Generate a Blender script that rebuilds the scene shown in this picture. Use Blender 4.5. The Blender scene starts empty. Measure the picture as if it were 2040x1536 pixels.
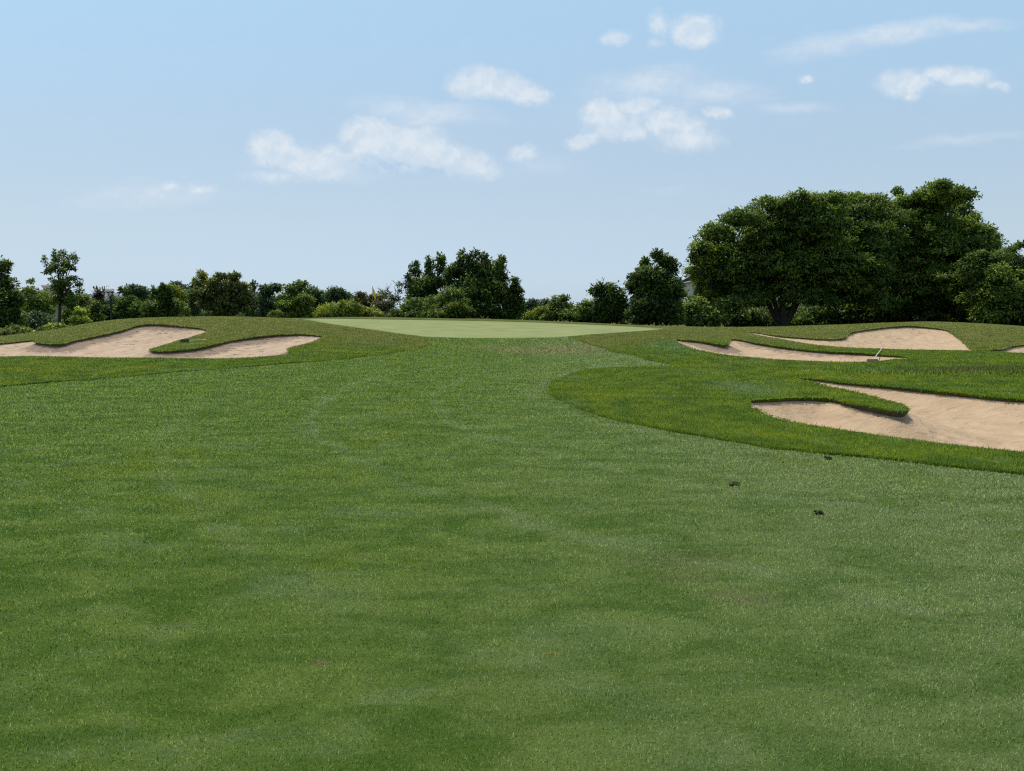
import bpy, math, random
import numpy as np
from mathutils import Vector, Matrix
from mathutils.geometry import delaunay_2d_cdt

SC = bpy.context.scene
COL = SC.collection
RNG = np.random.default_rng(7)
random.seed(7)

# ------------------------------------------------------------------ camera
F = 1457.0            # focal length in pixels of the 2040 x 1536 photograph
EYE = 1.6
HORIZON = 612.0
PITCH = math.atan((768 - HORIZON) / F)
cam_d = bpy.data.cameras.new("camera")
cam = bpy.data.objects.new("camera", cam_d)
COL.objects.link(cam)
cam_d.sensor_fit = 'HORIZONTAL'
cam_d.sensor_width = 36.0
cam_d.lens = 36.0 * F / 2040.0
cam_d.clip_start = 0.05
cam_d.clip_end = 5000
cam.location = (0, 0, EYE)
cam.rotation_euler = (math.pi / 2 - PITCH, 0, 0)
SC.camera = cam

def ray(px, py):
    u = (np.asarray(px, float) - 1020) / F
    v = (768 - np.asarray(py, float)) / F
    cp, sp = math.cos(PITCH), math.sin(PITCH)
    return u, cp + v * sp, -sp + v * cp

def at(px, py, d):
    x, y, z = ray(px, py)
    k = d / y
    return np.array([x * k, y * k, EYE + z * k])

# ------------------------------------------------------------------ light
SUN_EL, SUN_AZ = math.radians(66), math.radians(-26)     # azimuth from the view direction, minus = to the left
EXPOSURE = 0.12
SKY_STRENGTH = 0.10
sun_d = bpy.data.lights.new("sun", 'SUN')
sun_d.energy = 4.6
sun_d.angle = math.radians(0.55)
sun_d.color = (1.0, 0.955, 0.88)
sun = bpy.data.objects.new("sun", sun_d)
COL.objects.link(sun)
SUNV = Vector((math.sin(SUN_AZ) * math.cos(SUN_EL), math.cos(SUN_AZ) * math.cos(SUN_EL), math.sin(SUN_EL)))
sun.rotation_euler = SUNV.to_track_quat('Z', 'Y').to_euler()
sun.location = SUNV * 50

vs = SC.view_settings
vs.view_transform = 'Standard'
vs.look = 'None'
vs.exposure = EXPOSURE
vs.gamma = 1.0
vs.use_curve_mapping = False
SC.cycles.use_denoising = False
SC.cycles.pixel_filter_type = 'BLACKMAN_HARRIS'
SC.cycles.filter_width = 1.2
SC.cycles.max_bounces = 6
SC.cycles.diffuse_bounces = 3
SC.cycles.glossy_bounces = 2
SC.cycles.transmission_bounces = 4
SC.cycles.transparent_max_bounces = 4
SC.cycles.volume_bounces = 0
SC.cycles.sample_clamp_indirect = 3
SC.cycles.caustics_reflective = False
SC.cycles.caustics_refractive = False

# ------------------------------------------------------------------ node helper
class NT:
    def __init__(self, tree):
        self.t = tree
        tree.nodes.clear()
    def n(self, kind, ins=None, **props):
        node = self.t.nodes.new(kind)
        for k, v in props.items():
            setattr(node, k, v)
        for k, v in (ins or {}).items():
            self.set(node.inputs[k], v)
        return node
    def set(self, sock, v):
        if isinstance(v, bpy.types.NodeSocket):
            self.t.links.new(v, sock)
        elif isinstance(v, bpy.types.Node):
            self.t.links.new(next(o for o in v.outputs if o.enabled), sock)
        else:
            sock.default_value = v
    def m(self, op, a, b=0.0, c=None, clamp=False):
        node = self.n('ShaderNodeMath', operation=op, use_clamp=clamp)
        self.set(node.inputs[0], a); self.set(node.inputs[1], b)
        if c is not None: self.set(node.inputs[2], c)
        return node.outputs[0]
    def ramp(self, v, a, b, lo=0.0, hi=1.0, smooth=True):
        node = self.n('ShaderNodeMapRange', interpolation_type='SMOOTHSTEP' if smooth else 'LINEAR', clamp=True) if smooth \
            else self.n('ShaderNodeMapRange', clamp=True)
        self.set(node.inputs['Value'], v)
        node.inputs['From Min'].default_value = a; node.inputs['From Max'].default_value = b
        node.inputs['To Min'].default_value = lo; node.inputs['To Max'].default_value = hi
        return node.outputs[0]
    def mix(self, f, a, b, blend='MIX'):
        node = self.n('ShaderNodeMix', data_type='RGBA', blend_type=blend)
        self.set(node.inputs[0], f)
        for s, v in ((node.inputs[6], a), (node.inputs[7], b)):
            if isinstance(v, tuple) and len(v) == 3: v = (*v, 1)
            self.set(s, v)
        return node.outputs[2]
    def noise(self, vec, scale, detail=3, rough=0.55, dist=0.0):
        node = self.n('ShaderNodeTexNoise', {'Scale': scale, 'Detail': detail, 'Roughness': rough, 'Distortion': dist})
        if vec is not None: self.set(node.inputs['Vector'], vec)
        return node.outputs[0]
    def vmul(self, vec, s):
        node = self.n('ShaderNodeVectorMath', operation='MULTIPLY')
        self.set(node.inputs[0], vec); node.inputs[1].default_value = s
        return node.outputs[0]
    def attr(self, name):
        return self.n('ShaderNodeAttribute', attribute_name=name).outputs['Fac']

# ------------------------------------------------------------------ sky and clouds
def gno(px, py):
    x, y, z = ray(px, py)
    return x / y, z / y

world = bpy.data.worlds.new("World")
SC.world = world
world.use_nodes = True
w = NT(world.node_tree)
sky = w.n('ShaderNodeTexSky', sky_type='NISHITA')
sky.sun_disc = False
sky.sun_elevation = SUN_EL
sky.sun_rotation = SUN_AZ
sky.altitude = 200
sky.air_density = 1.0
sky.dust_density = 0.4
sky.ozone_density = 1.4
hs = w.n('ShaderNodeHueSaturation', {'Hue': 0.5, 'Saturation': 0.80, 'Value': 1.0, 'Color': sky.outputs[0]})
geo = w.n('ShaderNodeTexCoord')
sep = w.n('ShaderNodeSeparateXYZ', {0: geo.outputs['Generated']})
ypos = w.m('MAXIMUM', sep.outputs[1], 0.02)
U = w.m('DIVIDE', sep.outputs[0], ypos)
W = w.m('DIVIDE', sep.outputs[2], ypos)
P = w.n('ShaderNodeCombineXYZ', {0: U, 1: W, 2: 0.0}).outputs[0]
front = w.ramp(sep.outputs[1], 0.1, 0.35)

def warp(amount, scale, detail=4):
    nz = w.n('ShaderNodeTexNoise', {'Scale': scale, 'Detail': detail, 'Roughness': 0.6})
    w.set(nz.inputs['Vector'], P)
    sub = w.n('ShaderNodeVectorMath', operation='SUBTRACT'); w.set(sub.inputs[0], nz.outputs['Color'])
    sub.inputs[1].default_value = (.5, .5, .5)
    mul = w.n('ShaderNodeVectorMath', operation='MULTIPLY'); w.set(mul.inputs[0], sub.outputs[0])
    mul.inputs[1].default_value = (amount, amount, 0)
    add = w.n('ShaderNodeVectorMath', operation='ADD'); w.set(add.inputs[0], P); w.set(add.inputs[1], mul.outputs[0])
    return add.outputs[0]

def blobs(vec, items):
    acc = None
    for (px, py, rx, ry, rot, wt) in items:
        cu, cw = gno(px, py)
        mp = w.n('ShaderNodeMapping', vector_type='TEXTURE')
        w.set(mp.inputs['Vector'], vec)
        mp.inputs['Location'].default_value = (cu, cw, 0)
        mp.inputs['Rotation'].default_value = (0, 0, math.radians(rot))
        mp.inputs['Scale'].default_value = (rx / F, ry / F, 1)
        ln = w.n('ShaderNodeVectorMath', operation='LENGTH'); w.set(ln.inputs[0], mp.outputs[0])
        v = w.ramp(ln.outputs['Value'], 0.0, 1.35, wt, 0.0, smooth=False)
        acc = v if acc is None else w.m('SMOOTH_MAX', acc, v, 0.12)
    return acc

CUMULUS = [(540, 292, 48, 36, 0, 1), (585, 312, 60, 30, -22, .95), (650, 322, 95, 36, 0, .85), (735, 276, 58, 48, 0, 1), (795, 285, 75, 36, -6, .9),
           (852, 285, 46, 38, 0, 1), (880, 312, 100, 34, -12, .85), (930, 322, 75, 30, -16, .8), (780, 318, 150, 30, 0, .6), (1040, 306, 34, 16, 0, .65), (545, 348, 70, 16, 0, .5),
           (950, 165, 62, 30, 0, .95), (965, 158, 34, 24, 0, 1), (1025, 178, 72, 28, -14, .92), (1075, 188, 30, 17, 0, .8),
           (1385, 62, 50, 30, 0, .95), (1225, 74, 30, 16, 12, .75), (1312, 45, 24, 28, 0, .55), (1300, 85, 20, 14, 0, .45),
           (1200, 228, 46, 34, 0, .8), (1230, 250, 70, 28, 0, .85), (1275, 208, 48, 22, 0, .8), (1340, 245, 80, 34, -14, .75), (1370, 278, 80, 30, 0, .55),
           (1165, 278, 42, 18, 12, .68), (1430, 225, 36, 16, -12, .7),
           (1800, 160, 54, 28, 0, .95), (1900, 150, 74, 20, -4, .85), (1985, 172, 30, 10, -18, .6), (1815, 192, 20, 14, 0, .5), (1606, 158, 20, 9, 0, .6),
           (395, 380, 46, 13, 0, .5), (335, 372, 30, 12, 0, .5)]
WISPS = [(840, 222, 150, 30, -5, .85), (905, 235, 120, 20, -6, .6), (1290, 160, 150, 34, 3, .85), (1420, 185, 140, 32, -6, .75), (1570, 221, 90, 14, 2, .7),
         (1640, 92, 120, 26, 9, .85), (1780, 68, 150, 24, 8, .95), (1920, 52, 120, 16, 2, .8), (1560, 98, 50, 12, 0, .6), (1920, 272, 170, 15, 5, .6),
         (740, 318, 330, 62, 0, .46), (1290, 225, 230, 90, 0, .46), (1890, 168, 180, 46, 0, .36), (290, 392, 190, 30, 3, .65), (270, 360, 70, 18, 0, .35), (1310, 376, 170, 16, 0, .35), (1080, 330, 160, 40, 0, .35), (700, 352, 180, 22, -3, .5)]
p1 = warp(0.030, 16, 5)
cum = blobs(p1, CUMULUS)
fine = w.noise(P, 48, 8, 0.66)
cum = w.m('ADD', cum, w.m('MULTIPLY', w.m('MULTIPLY', w.m('SUBTRACT', fine, 0.5), 1.0), w.m('MINIMUM', w.m('MULTIPLY', cum, 2.2), 1.0)))
billow = w.noise(p1, 24, 6, .6)
a_c = w.m('MULTIPLY', w.ramp(cum, 0.05, 0.58), w.ramp(billow, .3, .65, .76, .95))
p2 = warp(0.035, 9, 4)
wis = blobs(p2, WISPS)
streak = w.noise(w.vmul(P, (9, 42, 1)), 1.0, 6, 0.62, 0.6)
wis = w.m('MULTIPLY', wis, w.ramp(streak, 0.15, 0.85, 0.45, 1.3, smooth=False))
a_w = w.m('MULTIPLY', w.ramp(wis, 0.06, 0.80), 0.70)
K = 1.0 / SKY_STRENGTH
alpha = w.m('MULTIPLY', w.m('MAXIMUM', a_c, a_w), front)
base_shade = blobs(p1, [(800, 336, 130, 22, -2, 1), (850, 350, 80, 14, 0, .8), (1255, 292, 70, 16, 0, .5)])
K = 1.0 / SKY_STRENGTH
white = w.mix(w.ramp(base_shade, 0.05, 0.7), (0.675 * K, 0.745 * K, 0.81 * K), (0.40 * K, 0.56 * K, 0.74 * K))
gr_ = w.n('ShaderNodeValToRGB')
w.set(gr_.inputs[0], w.m('ABSOLUTE', W))
cr = gr_.color_ramp
GAIN = [(0.0, (.64, .81, 1.24)), (.03, (.72, .86, 1.18)), (.11, (.95, .955, .98)), (.215, (1.08, 1.075, 1.02)), (.33, (1.22, 1.31, 1.22)), (.42, (1.32, 1.50, 1.38)), (.7, (1.4, 1.6, 1.5))]
while len(cr.elements) < len(GAIN): cr.elements.new(1.0)
for e_, (ps, cl) in zip(cr.elements, GAIN): e_.position = ps; e_.color = tuple(v / 1.6 for v in cl) + (1,)
tinted = w.mix(1.0, w.mix(1.0, hs.outputs[0], gr_.outputs[0], 'MULTIPLY'), (1.6, 1.6, 1.6), 'MULTIPLY')
hazy = w.mix(w.ramp(w.m('ABSOLUTE', W), .02, .42), (.485 * K, .598 * K, .700 * K), (.400 * K, .606 * K, .812 * K))     # thin bright summer veil over the blue
up_ = w.n('ShaderNodeVectorMath', operation='ADD'); w.set(up_.inputs[0], p1); up_.inputs[1].default_value = (-.003, .010, 0)
lit = w.m('SUBTRACT', w.noise(p1, 30, 6, .6), w.noise(up_.outputs[0], 30, 6, .6))       # bright toward the sunlit side of each billow, greyer away from it
white = w.mix(w.ramp(lit, -.14, .10), (.575 * K, .675 * K, .78 * K), white)
out = w.mix(alpha, w.mix(.5, tinted, hazy), white)
bg = w.n('ShaderNodeBackground', {'Color': out, 'Strength': SKY_STRENGTH})
w.n('ShaderNodeOutputWorld', {0: bg.outputs[0]})

# ------------------------------------------------------------------ object helpers
def tag(o, label=None, cat=None, group=None, kind=None):
    if label: o["label"] = label
    if cat: o["category"] = cat
    if group: o["group"] = group
    if kind: o["kind"] = kind
    return o

def empty(name, loc):
    o = bpy.data.objects.new(name, None)
    o.empty_display_size = 0.2
    COL.objects.link(o)
    o.location = loc
    return o

def make_mesh(name, verts, faces, mats, parent=None, smooth=True, attrs=None, mat_idx=None, origin=None):
    """faces: (n,k) array of one size, or a list of tuples"""
    me = bpy.data.meshes.new(name)
    verts = np.asarray(verts, np.float32)
    if origin is not None:
        verts = verts - np.asarray(origin, np.float32)
    if isinstance(faces, np.ndarray):
        n, k = faces.shape
        me.vertices.add(len(verts)); me.vertices.foreach_set('co', verts.ravel())
        me.loops.add(n * k); me.loops.foreach_set('vertex_index', faces.astype(np.int32).ravel())
        me.polygons.add(n)
        me.polygons.foreach_set('loop_start', np.arange(0, n * k, k, dtype=np.int32))
        me.update(calc_edges=True)
    else:
        me.from_pydata([tuple(map(float, v)) for v in verts], [], faces)
    me.polygons.foreach_set('use_smooth', np.full(len(me.polygons), smooth, bool))
    for k, v in (attrs or {}).items():
        v = np.asarray(v, np.float32)
        a = me.attributes.new(k, 'FLOAT_VECTOR' if v.ndim == 2 else 'FLOAT', 'POINT')
        a.data.foreach_set('vector' if v.ndim == 2 else 'value', v.ravel())
    for m in (mats if isinstance(mats, (list, tuple)) else [mats]):
        me.materials.append(m)
    if mat_idx is not None:
        me.polygons.foreach_set('material_index', np.asarray(mat_idx, np.int32))
    me.update()
    o = bpy.data.objects.new(name, me)
    COL.objects.link(o)
    if parent is not None:
        o.parent = parent
        if origin is None:
            pass
    elif origin is not None:
        o.location = origin
    return o

class Geo:
    """collects tubes, boxes, lathes into one mesh"""
    def __init__(self): self.v = []; self.f = []
    def tube(self, pts, rad, sides=8, caps=True):
        pts = [Vector(p) for p in pts]
        b = len(self.v)
        for i, p in enumerate(pts):
            t = (pts[min(i + 1, len(pts) - 1)] - pts[max(i - 1, 0)]).normalized()
            a = Vector((1, 0, 0)) if abs(t.x) < 0.8 else Vector((0, 1, 0))
            s = t.cross(a).normalized(); q = t.cross(s)
            for k in range(sides):
                an = 2 * math.pi * k / sides
                self.v.append(tuple(p + (s * math.cos(an) + q * math.sin(an)) * rad[i]))
        for i in range(len(pts) - 1):
            for k in range(sides):
                a0 = b + i * sides + k; a1 = b + i * sides + (k + 1) % sides
                self.f.append((a0, a1, a1 + sides, a0 + sides))
        if caps:
            self.f.append(tuple(b + k for k in range(sides))[::-1])
            self.f.append(tuple(b + (len(pts) - 1) * sides + k for k in range(sides)))
        return self
    def lathe(self, c, prof, sides=14):
        return self.tube([(c[0], c[1], c[2] + z) for r, z in prof], [max(r, 1e-4) for r, z in prof], sides)
    def box(self, lo, hi, mat=None):
        b = len(self.v)
        for x in (lo[0], hi[0]):
            for y in (lo[1], hi[1]):
                for z in (lo[2], hi[2]):
                    p = Vector((x, y, z))
                    self.v.append(tuple(mat @ p if mat else p))
        for q in ((0, 1, 3, 2), (4, 6, 7, 5), (0, 4, 5, 1), (2, 3, 7, 6), (0, 2, 6, 4), (1, 5, 7, 3)):
            self.f.append(tuple(b + i for i in q))
        return self
    def poly(self, pts):
        b = len(self.v); self.v += [tuple(p) for p in pts]; self.f.append(tuple(range(b, b + len(pts)))); return self
    def build(self, name, mat, parent=None, smooth=True):
        me = bpy.data.meshes.new(name)
        me.from_pydata(self.v, [], self.f)
        me.polygons.foreach_set('use_smooth', np.full(len(me.polygons), smooth, bool))
        me.materials.append(mat); me.update()
        if smooth:
            try: me.set_sharp_from_angle(angle=math.radians(40))
            except Exception: pass
        o = bpy.data.objects.new(name, me); COL.objects.link(o)
        if parent is not None: o.parent = parent
        return o

# ------------------------------------------------------------------ terrain shape
ctl = []
def zf(px, py):                    # a pixel that lies on the level z = 0
    x, y, z = ray(px, py); k = -EYE / z
    ctl.append((x * k, y * k, 0.0))
def cd(px, py, d):
    p = at(px, py, d); ctl.append(tuple(p))
def cw(x, y, z): ctl.append((x, y, z))

for p in [(0, 772), (-300, 800), (200, 755), (400, 738), (600, 724), (860, 702), (1000, 760), (700, 800), (1100, 785), (1400, 860), (1750, 915), (2040, 945),
          (1200, 735), (1345, 732), (1250, 701), (0, 712), (-300, 716), (300, 716), (480, 714)]: zf(*p)
for x, y in [(-14, -8), (0, -8), (14, -8), (-14, 4), (-5, 4), (0, 4), (6, 4), (14, 4), (-7, 9), (0, 9), (5, 8), (-40, 0), (40, 0), (-30, 20)]: cw(x, y, 0)
# left bunkers and mound
for p in [(582, 708, 24.0), (650, 672, 30), (605, 666, 31.5), (537, 669, 31), (475, 677, 29.8), (421, 686, 28.3), (377, 697, 26.6), (298, 699, 26),
          (418, 661, 33), (321, 647, 34.5), (245, 658, 33.5), (158, 677, 31), (76, 683, 29.5), (0, 685, 30.5), (-120, 690, 30), (130, 655, 36.8), (60, 671, 35),
          (0, 681, 33.5), (225, 638.5, 37), (280, 635.5, 38), (400, 634, 39), (500, 633.5, 41), (700, 660, 35), (760, 676, 31)]: cd(*p)
# green
for p in [(600, 634.6, 48), (650, 645, 42), (720, 655, 39), (790, 665, 36.5), (900, 673, 34.5), (1000, 674, 34.3), (1100, 673, 34.6), (1200, 666, 37), (1270, 661, 39),
          (1330, 656, 42), (1230, 648.5, 47), (1000, 640, 50), (800, 636.5, 51), (700, 635, 51), (900, 655, 42), (1050, 655, 43),
          (700, 632, 54), (850, 634, 54), (1000, 637, 54), (1200, 645, 53), (1330, 651, 50)]: cd(*p)
# right bunkers and mounds
for p in [(1185, 690, 29.5), (1336, 680, 26.5), (1365, 692.5, 24.6), (1409, 703, 23.3), (1463, 712, 22.3), (1554, 719, 21.6), (1735, 723, 20.9), (1824, 715, 22.3),
          (1699, 704, 24.4), (1590, 696, 26), (1496, 682, 28.6), (1452, 675, 30), (1444, 688, 25.8), (1485, 663.5, 35), (1554, 678, 30.3), (1663, 693.6, 27.4), (1844, 699, 26.4),
          (1935, 701.5, 25.9), (2040, 706, 25.2), (2200, 712, 25), (1554, 671, 33), (1626, 676, 31.5), (1670, 676, 31.5), (1721, 658, 35), (1808, 650, 36.5), (1880, 656, 36),
          (1916, 678, 32), (1933, 696, 27.5), (1982, 698.6, 27.2), (2040, 685, 30), (2150, 676, 32), (1450, 652.5, 45), (1600, 652.3, 43.5), (1700, 648, 42.5), (1850, 641.5, 41), (1950, 645, 41.3),
          (2040, 652, 41.5), (2200, 655, 43), (1480, 801, 11.8), (1631, 795, 12.5), (1793, 813, 11.0), (1646, 857, 9.6), (2040, 906, 7.9), (1675, 762.6, 15.6), (1969, 793.5, 12.8),
          (1566, 753, 16.6), (1400, 775, 14.6), (1900, 742, 18), (2040, 745, 17.5)]: cd(*p)
# low ground beyond the crests
for x, y, z in [(-62, 62, -1.9), (-40, 58, -1.3), (-30, 52, -.5), (-48, 80, -1.7), (-20, 62, -.2), (0, 64, .2), (12, 66, -.2), (25, 62, -.2), (40, 60, -.1), (55, 62, -.3), (0, 85, -.9), (40, 85, -.9),
                (70, 80, -.9), (-90, 60, -2), (-60, 100, -1.8), (0, 110, -1.2), (60, 110, -1.2), (90, 40, -.4), (-70, 30, -.8), (60, 20, 0)]: cw(x, y, z)
CT = np.array(ctl)
def tps_fit(c, lam):
    n = len(c)
    d = np.linalg.norm(c[:, None, :2] - c[None, :, :2], axis=2)
    Kk = np.where(d > 0, d * d * np.log(np.maximum(d, 1e-9)), 0) + np.eye(n) * lam
    Pm = np.c_[np.ones(n), c[:, :2]]
    A = np.block([[Kk, Pm], [Pm.T, np.zeros((3, 3))]])
    return np.linalg.solve(A, np.r_[c[:, 2], 0, 0, 0])
TW = tps_fit(CT, 0.6)
def height(x, y):
    x = np.asarray(x, float).ravel(); y = np.asarray(y, float).ravel()
    out = np.empty(len(x))
    for s in range(0, len(x), 20000):
        xs, ys = x[s:s + 20000], y[s:s + 20000]
        d2 = (xs[:, None] - CT[None, :, 0]) ** 2 + (ys[:, None] - CT[None, :, 1]) ** 2
        out[s:s + 20000] = (0.5 * d2 * np.log(np.maximum(d2, 1e-12))) @ TW[:-3] + TW[-3] + TW[-2] * xs + TW[-1] * ys
    r = np.hypot(x, y)
    k = np.clip((r - 85) / 35, 0, 1); k = k * k * (3 - 2 * k)
    out = out * (1 - k) - 1.2 * k
    kb = np.clip((-y - 4) / 10, 0, 1)
    return out * (1 - kb)
def hz(x, y): return float(height([x], [y])[0])

def project(pts):
    """pixels -> first place their rays meet the ground (closest pass when they just miss a crest)"""
    pts = np.asarray(pts, float)
    rx, ry, rz = ray(pts[:, 0], pts[:, 1])
    ry = np.full(len(pts), 1.0) * ry
    Y = np.concatenate([np.arange(2.0, 20, .03), np.arange(20, 58, .06)])
    k = Y[None, :] / ry[:, None]
    X = rx[:, None] * k
    Z = EYE + rz[:, None] * k
    H = height(X, np.broadcast_to(Y[None, :], X.shape)).reshape(X.shape)
    g = Z - H
    res = []
    for i in range(len(pts)):
        hit = np.nonzero(g[i] <= 0)[0]
        if len(hit) and hit[0] > 0:
            j = hit[0]; t = g[i, j - 1] / (g[i, j - 1] - g[i, j] + 1e-12)
            yy = Y[j - 1] + (Y[j] - Y[j - 1]) * t
        else:
            sel = Y > 30
            yy = Y[sel][np.argmin(g[i][sel])]
        res.append((rx[i] * yy / ry[i], yy))
    return np.array(res)

def smooth_line(p, vals=None, closed=True, passes=2):
    """Chaikin corner cutting"""
    p = np.asarray(p, float)
    for _ in range(passes):
        q = np.roll(p, -1, 0) if closed else p[1:]
        a = p if closed else p[:-1]
        p = np.stack([a * .75 + q * .25, a * .25 + q * .75], 1).reshape(-1, p.shape[1])
    return p

def resample(p, closed=True, k=0.010, lo=0.05):
    out = []
    n = len(p)
    for i in range(n if closed else n - 1):
        a, b = p[i], p[(i + 1) % n]
        L = np.hypot(*(b - a)[:2])
        step = max(lo, k * np.hypot(*a[:2]))
        m = max(1, int(round(L / step)))
        for j in range(m):
            out.append(a + (b - a) * j / m)
    return np.array(out)

def dedupe(p, dmin):
    out = [p[0]]
    for q in p[1:]:
        if np.hypot(*(q - out[-1])[:2]) >= dmin * max(.3, np.hypot(*q[:2]) / 25): out.append(q)
    return np.array(out)

# bunkers: (px, py, lip height)
B_LEFT = [(-140, 716, .02), (0, 712, .02), (150, 714, .02), (300, 716, .02), (423, 716, .02), (485, 714.5, .02), (547, 712, .02), (587, 707, .05), (579, 701, .2), (570, 696, .2), (588, 692, .1), (609, 687, .03), (629, 680, .03),
          (650, 672, .06), (629, 669, .14), (605, 666, .16), (578, 667, .17), (555, 667, .17), (537, 669, .17), (506, 673, .18), (475, 677, .18), (454, 680, .18), (434, 685, .2), (415, 689, .2), (377, 697, .2), (331, 701, .2), (298, 700, .15),
          (301, 697, .04), (331, 688, .03), (357, 680, .03), (395, 669, .03), (418, 661, .05), (408, 656, .13), (370, 652, .15), (344, 649, .16), (321, 647, .16), (293, 647, .16), (268, 651, .17), (245, 658, .18), (217, 665, .18),
          (191, 670, .18), (158, 677, .2), (127, 684, .22), (112, 687, .22), (94, 686, .22), (76, 683, .2), (74, 680, .1), (80, 678, .04), (51, 680, .08), (25, 683, .1), (0, 685, .1), (-140, 692, .1)]
B_MID = [(1336, 680, .04), (1365, 692.5, .02), (1409, 703, .02), (1463, 712, .02), (1554, 719, .02), (1645, 722.6, .02), (1735, 723, .02), (1790, 719, .02), (1824, 715, .02), (1808, 712, .05), (1764, 709, .1), (1699, 704, .14),
         (1645, 701, .16), (1590, 696, .17), (1536, 689, .17), (1496, 682, .16), (1455, 674.5, .1), (1450, 682, .06), (1448, 687, .2), (1444, 689, .26), (1427, 685.5, .26), (1398, 680.5, .24), (1365, 677.5, .2), (1345, 677, .1)]
B_FAR = [(1485, 663.5, .03), (1518, 671, .02), (1554, 678, .02), (1608, 687, .02), (1663, 693.6, .02), (1735, 697, .02), (1844, 699, .02), (1935, 701.5, .02), (2040, 706, .02), (2180, 712, .02), (2180, 676, .15), (2040, 685, .15), (2018, 691, .16), (1982, 698.2, .12),
         (1946, 699.2, .08), (1933, 695, .06), (1916, 678, .09), (1902, 665, .12), (1880, 656, .14), (1844, 652, .15), (1808, 650, .15), (1757, 653, .15), (1721, 658, .15), (1692, 663.5, .15), (1683, 671, .15), (1670, 676, .15), (1626, 676, .12), (1590, 673.6, .1),
         (1554, 671, .09), (1518, 665, .07), (1496, 662, .05)]
B_NEAR = [(1480, 802, .05), (1499, 818.5, .02), (1543, 836, .02), (1587, 846.5, .02), (1646, 857, .02), (1705, 867, .02), (1763.5, 876, .02), (1822, 883, .02), (1881, 890.6, .02), (1955, 898, .02), (2040, 906, .02), (2250, 922, .02), (2250, 815, .1), (2040, 799, .1), (1969, 793.5, .1),
          (1910.6, 786, .1), (1852, 781, .11), (1793, 774, .11), (1734, 768.5, .11), (1675, 762.6, .1), (1631, 757, .09), (1587, 755, .06), (1566, 753, .03), (1602, 761, .03), (1646, 771.5, .03), (1690, 782, .03), (1734, 792, .03), (1763.5, 801, .04), (1790, 809, .06),
          (1797, 817, .16), (1791, 823, .2), (1763.5, 819, .2), (1734, 814.6, .18), (1705, 807, .16), (1675, 799, .15), (1631, 795, .14), (1587, 795, .13), (1528, 797, .12), (1493, 799, .09)]
FAIRWAY_PX = [(-420, 806), (0, 772), (200, 755), (400, 738), (600, 723.5), (720, 712), (800, 702), (845, 692), (857, 683), (845, 676), (826, 670), (860, 666), (1000, 668), (1100, 667), (1136, 672), (1160, 682), (1185, 690), (1230, 703), (1275, 714),
              (1320, 724), (1356, 731.5), (1309, 731.5), (1212, 734), (1144, 744), (1104, 761), (1090, 780), (1104, 796), (1144, 812), (1212, 834), (1293, 853), (1374, 866), (1454, 880), (1535, 893), (1600, 900), (1750, 915), (1900, 931), (2040, 947), (2300, 975)]
GREEN_PX = [(592, 634.8), (620, 640), (650, 645.5), (720, 655), (790, 665), (830, 670.5), (880, 673), (950, 674.3), (1040, 674), (1110, 672.5), (1160, 669.5), (1200, 666), (1270, 661), (1320, 657.3), (1332, 655.5), (1300, 652.5), (1230, 648.8), (1100, 643.2), (1000, 640.2), (900, 638.2), (800, 636.6), (700, 635.2), (640, 634.5)]

def bunker_poly(b):
    w2 = project([(p[0], p[1]) for p in b])
    p = np.c_[w2, [q[2] for q in b]]
    p = smooth_line(p, passes=2)
    p = resample(p, k=0.008, lo=0.05)
    p = dedupe(p, 0.05)
    nrm = RNG.normal(size=(len(p), 2))
    sm = (nrm + np.roll(nrm, 1, 0) + np.roll(nrm, -1, 0)) / 3
    big = RNG.normal(size=(len(p), 2))
    for _ in range(6): big = (np.roll(big, 1, 0) + big + np.roll(big, -1, 0)) / 3
    p[:, :2] += (sm * 0.026 + big * .075) * np.clip(p[:, 2:3] * 10, .5, 1.5)
    p[:, 2] *= (1 + 0.18 * sm[:, 0]) * .82 
    return p
BUNKERS = [bunker_poly(b) for b in (B_LEFT, B_MID, B_FAR, B_NEAR)]
fw = project(FAIRWAY_PX)
fw = smooth_line(fw, closed=False, passes=2)
fw_edge = resample(fw, closed=False, k=0.008)
_n = RNG.normal(size=fw_edge.shape)
for _ in range(3): _n[1:-1] = (_n[:-2] + _n[1:-1] + _n[2:]) / 3
fw_edge += _n * np.clip(.0045 * np.hypot(fw_edge[:, 0], fw_edge[:, 1]), .03, .08)[:, None]
FAIRWAY = np.vstack([fw_edge, [[14, 2], [24, -14], [-30, -14], [-22, 6]]])
GREEN = resample(smooth_line(project(GREEN_PX), passes=2), k=0.010)

def inside(poly, x, y):
    r = np.zeros(len(x), bool)
    px, py = poly[:, 0], poly[:, 1]
    qx, qy = np.roll(px, -1), np.roll(py, -1)
    bb = (x > px.min()) & (x < px.max()) & (y > py.min()) & (y < py.max())
    xi, yi = x[bb], y[bb]
    c = np.zeros(len(xi), bool)
    for a, b, e, f in zip(px, py, qx, qy):
        m = (b > yi) != (f > yi)
        if m.any():
            c[m] ^= xi[m] < (e - a) * (yi[m] - b) / (f - b) + a
    r[bb] = c
    return r

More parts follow.
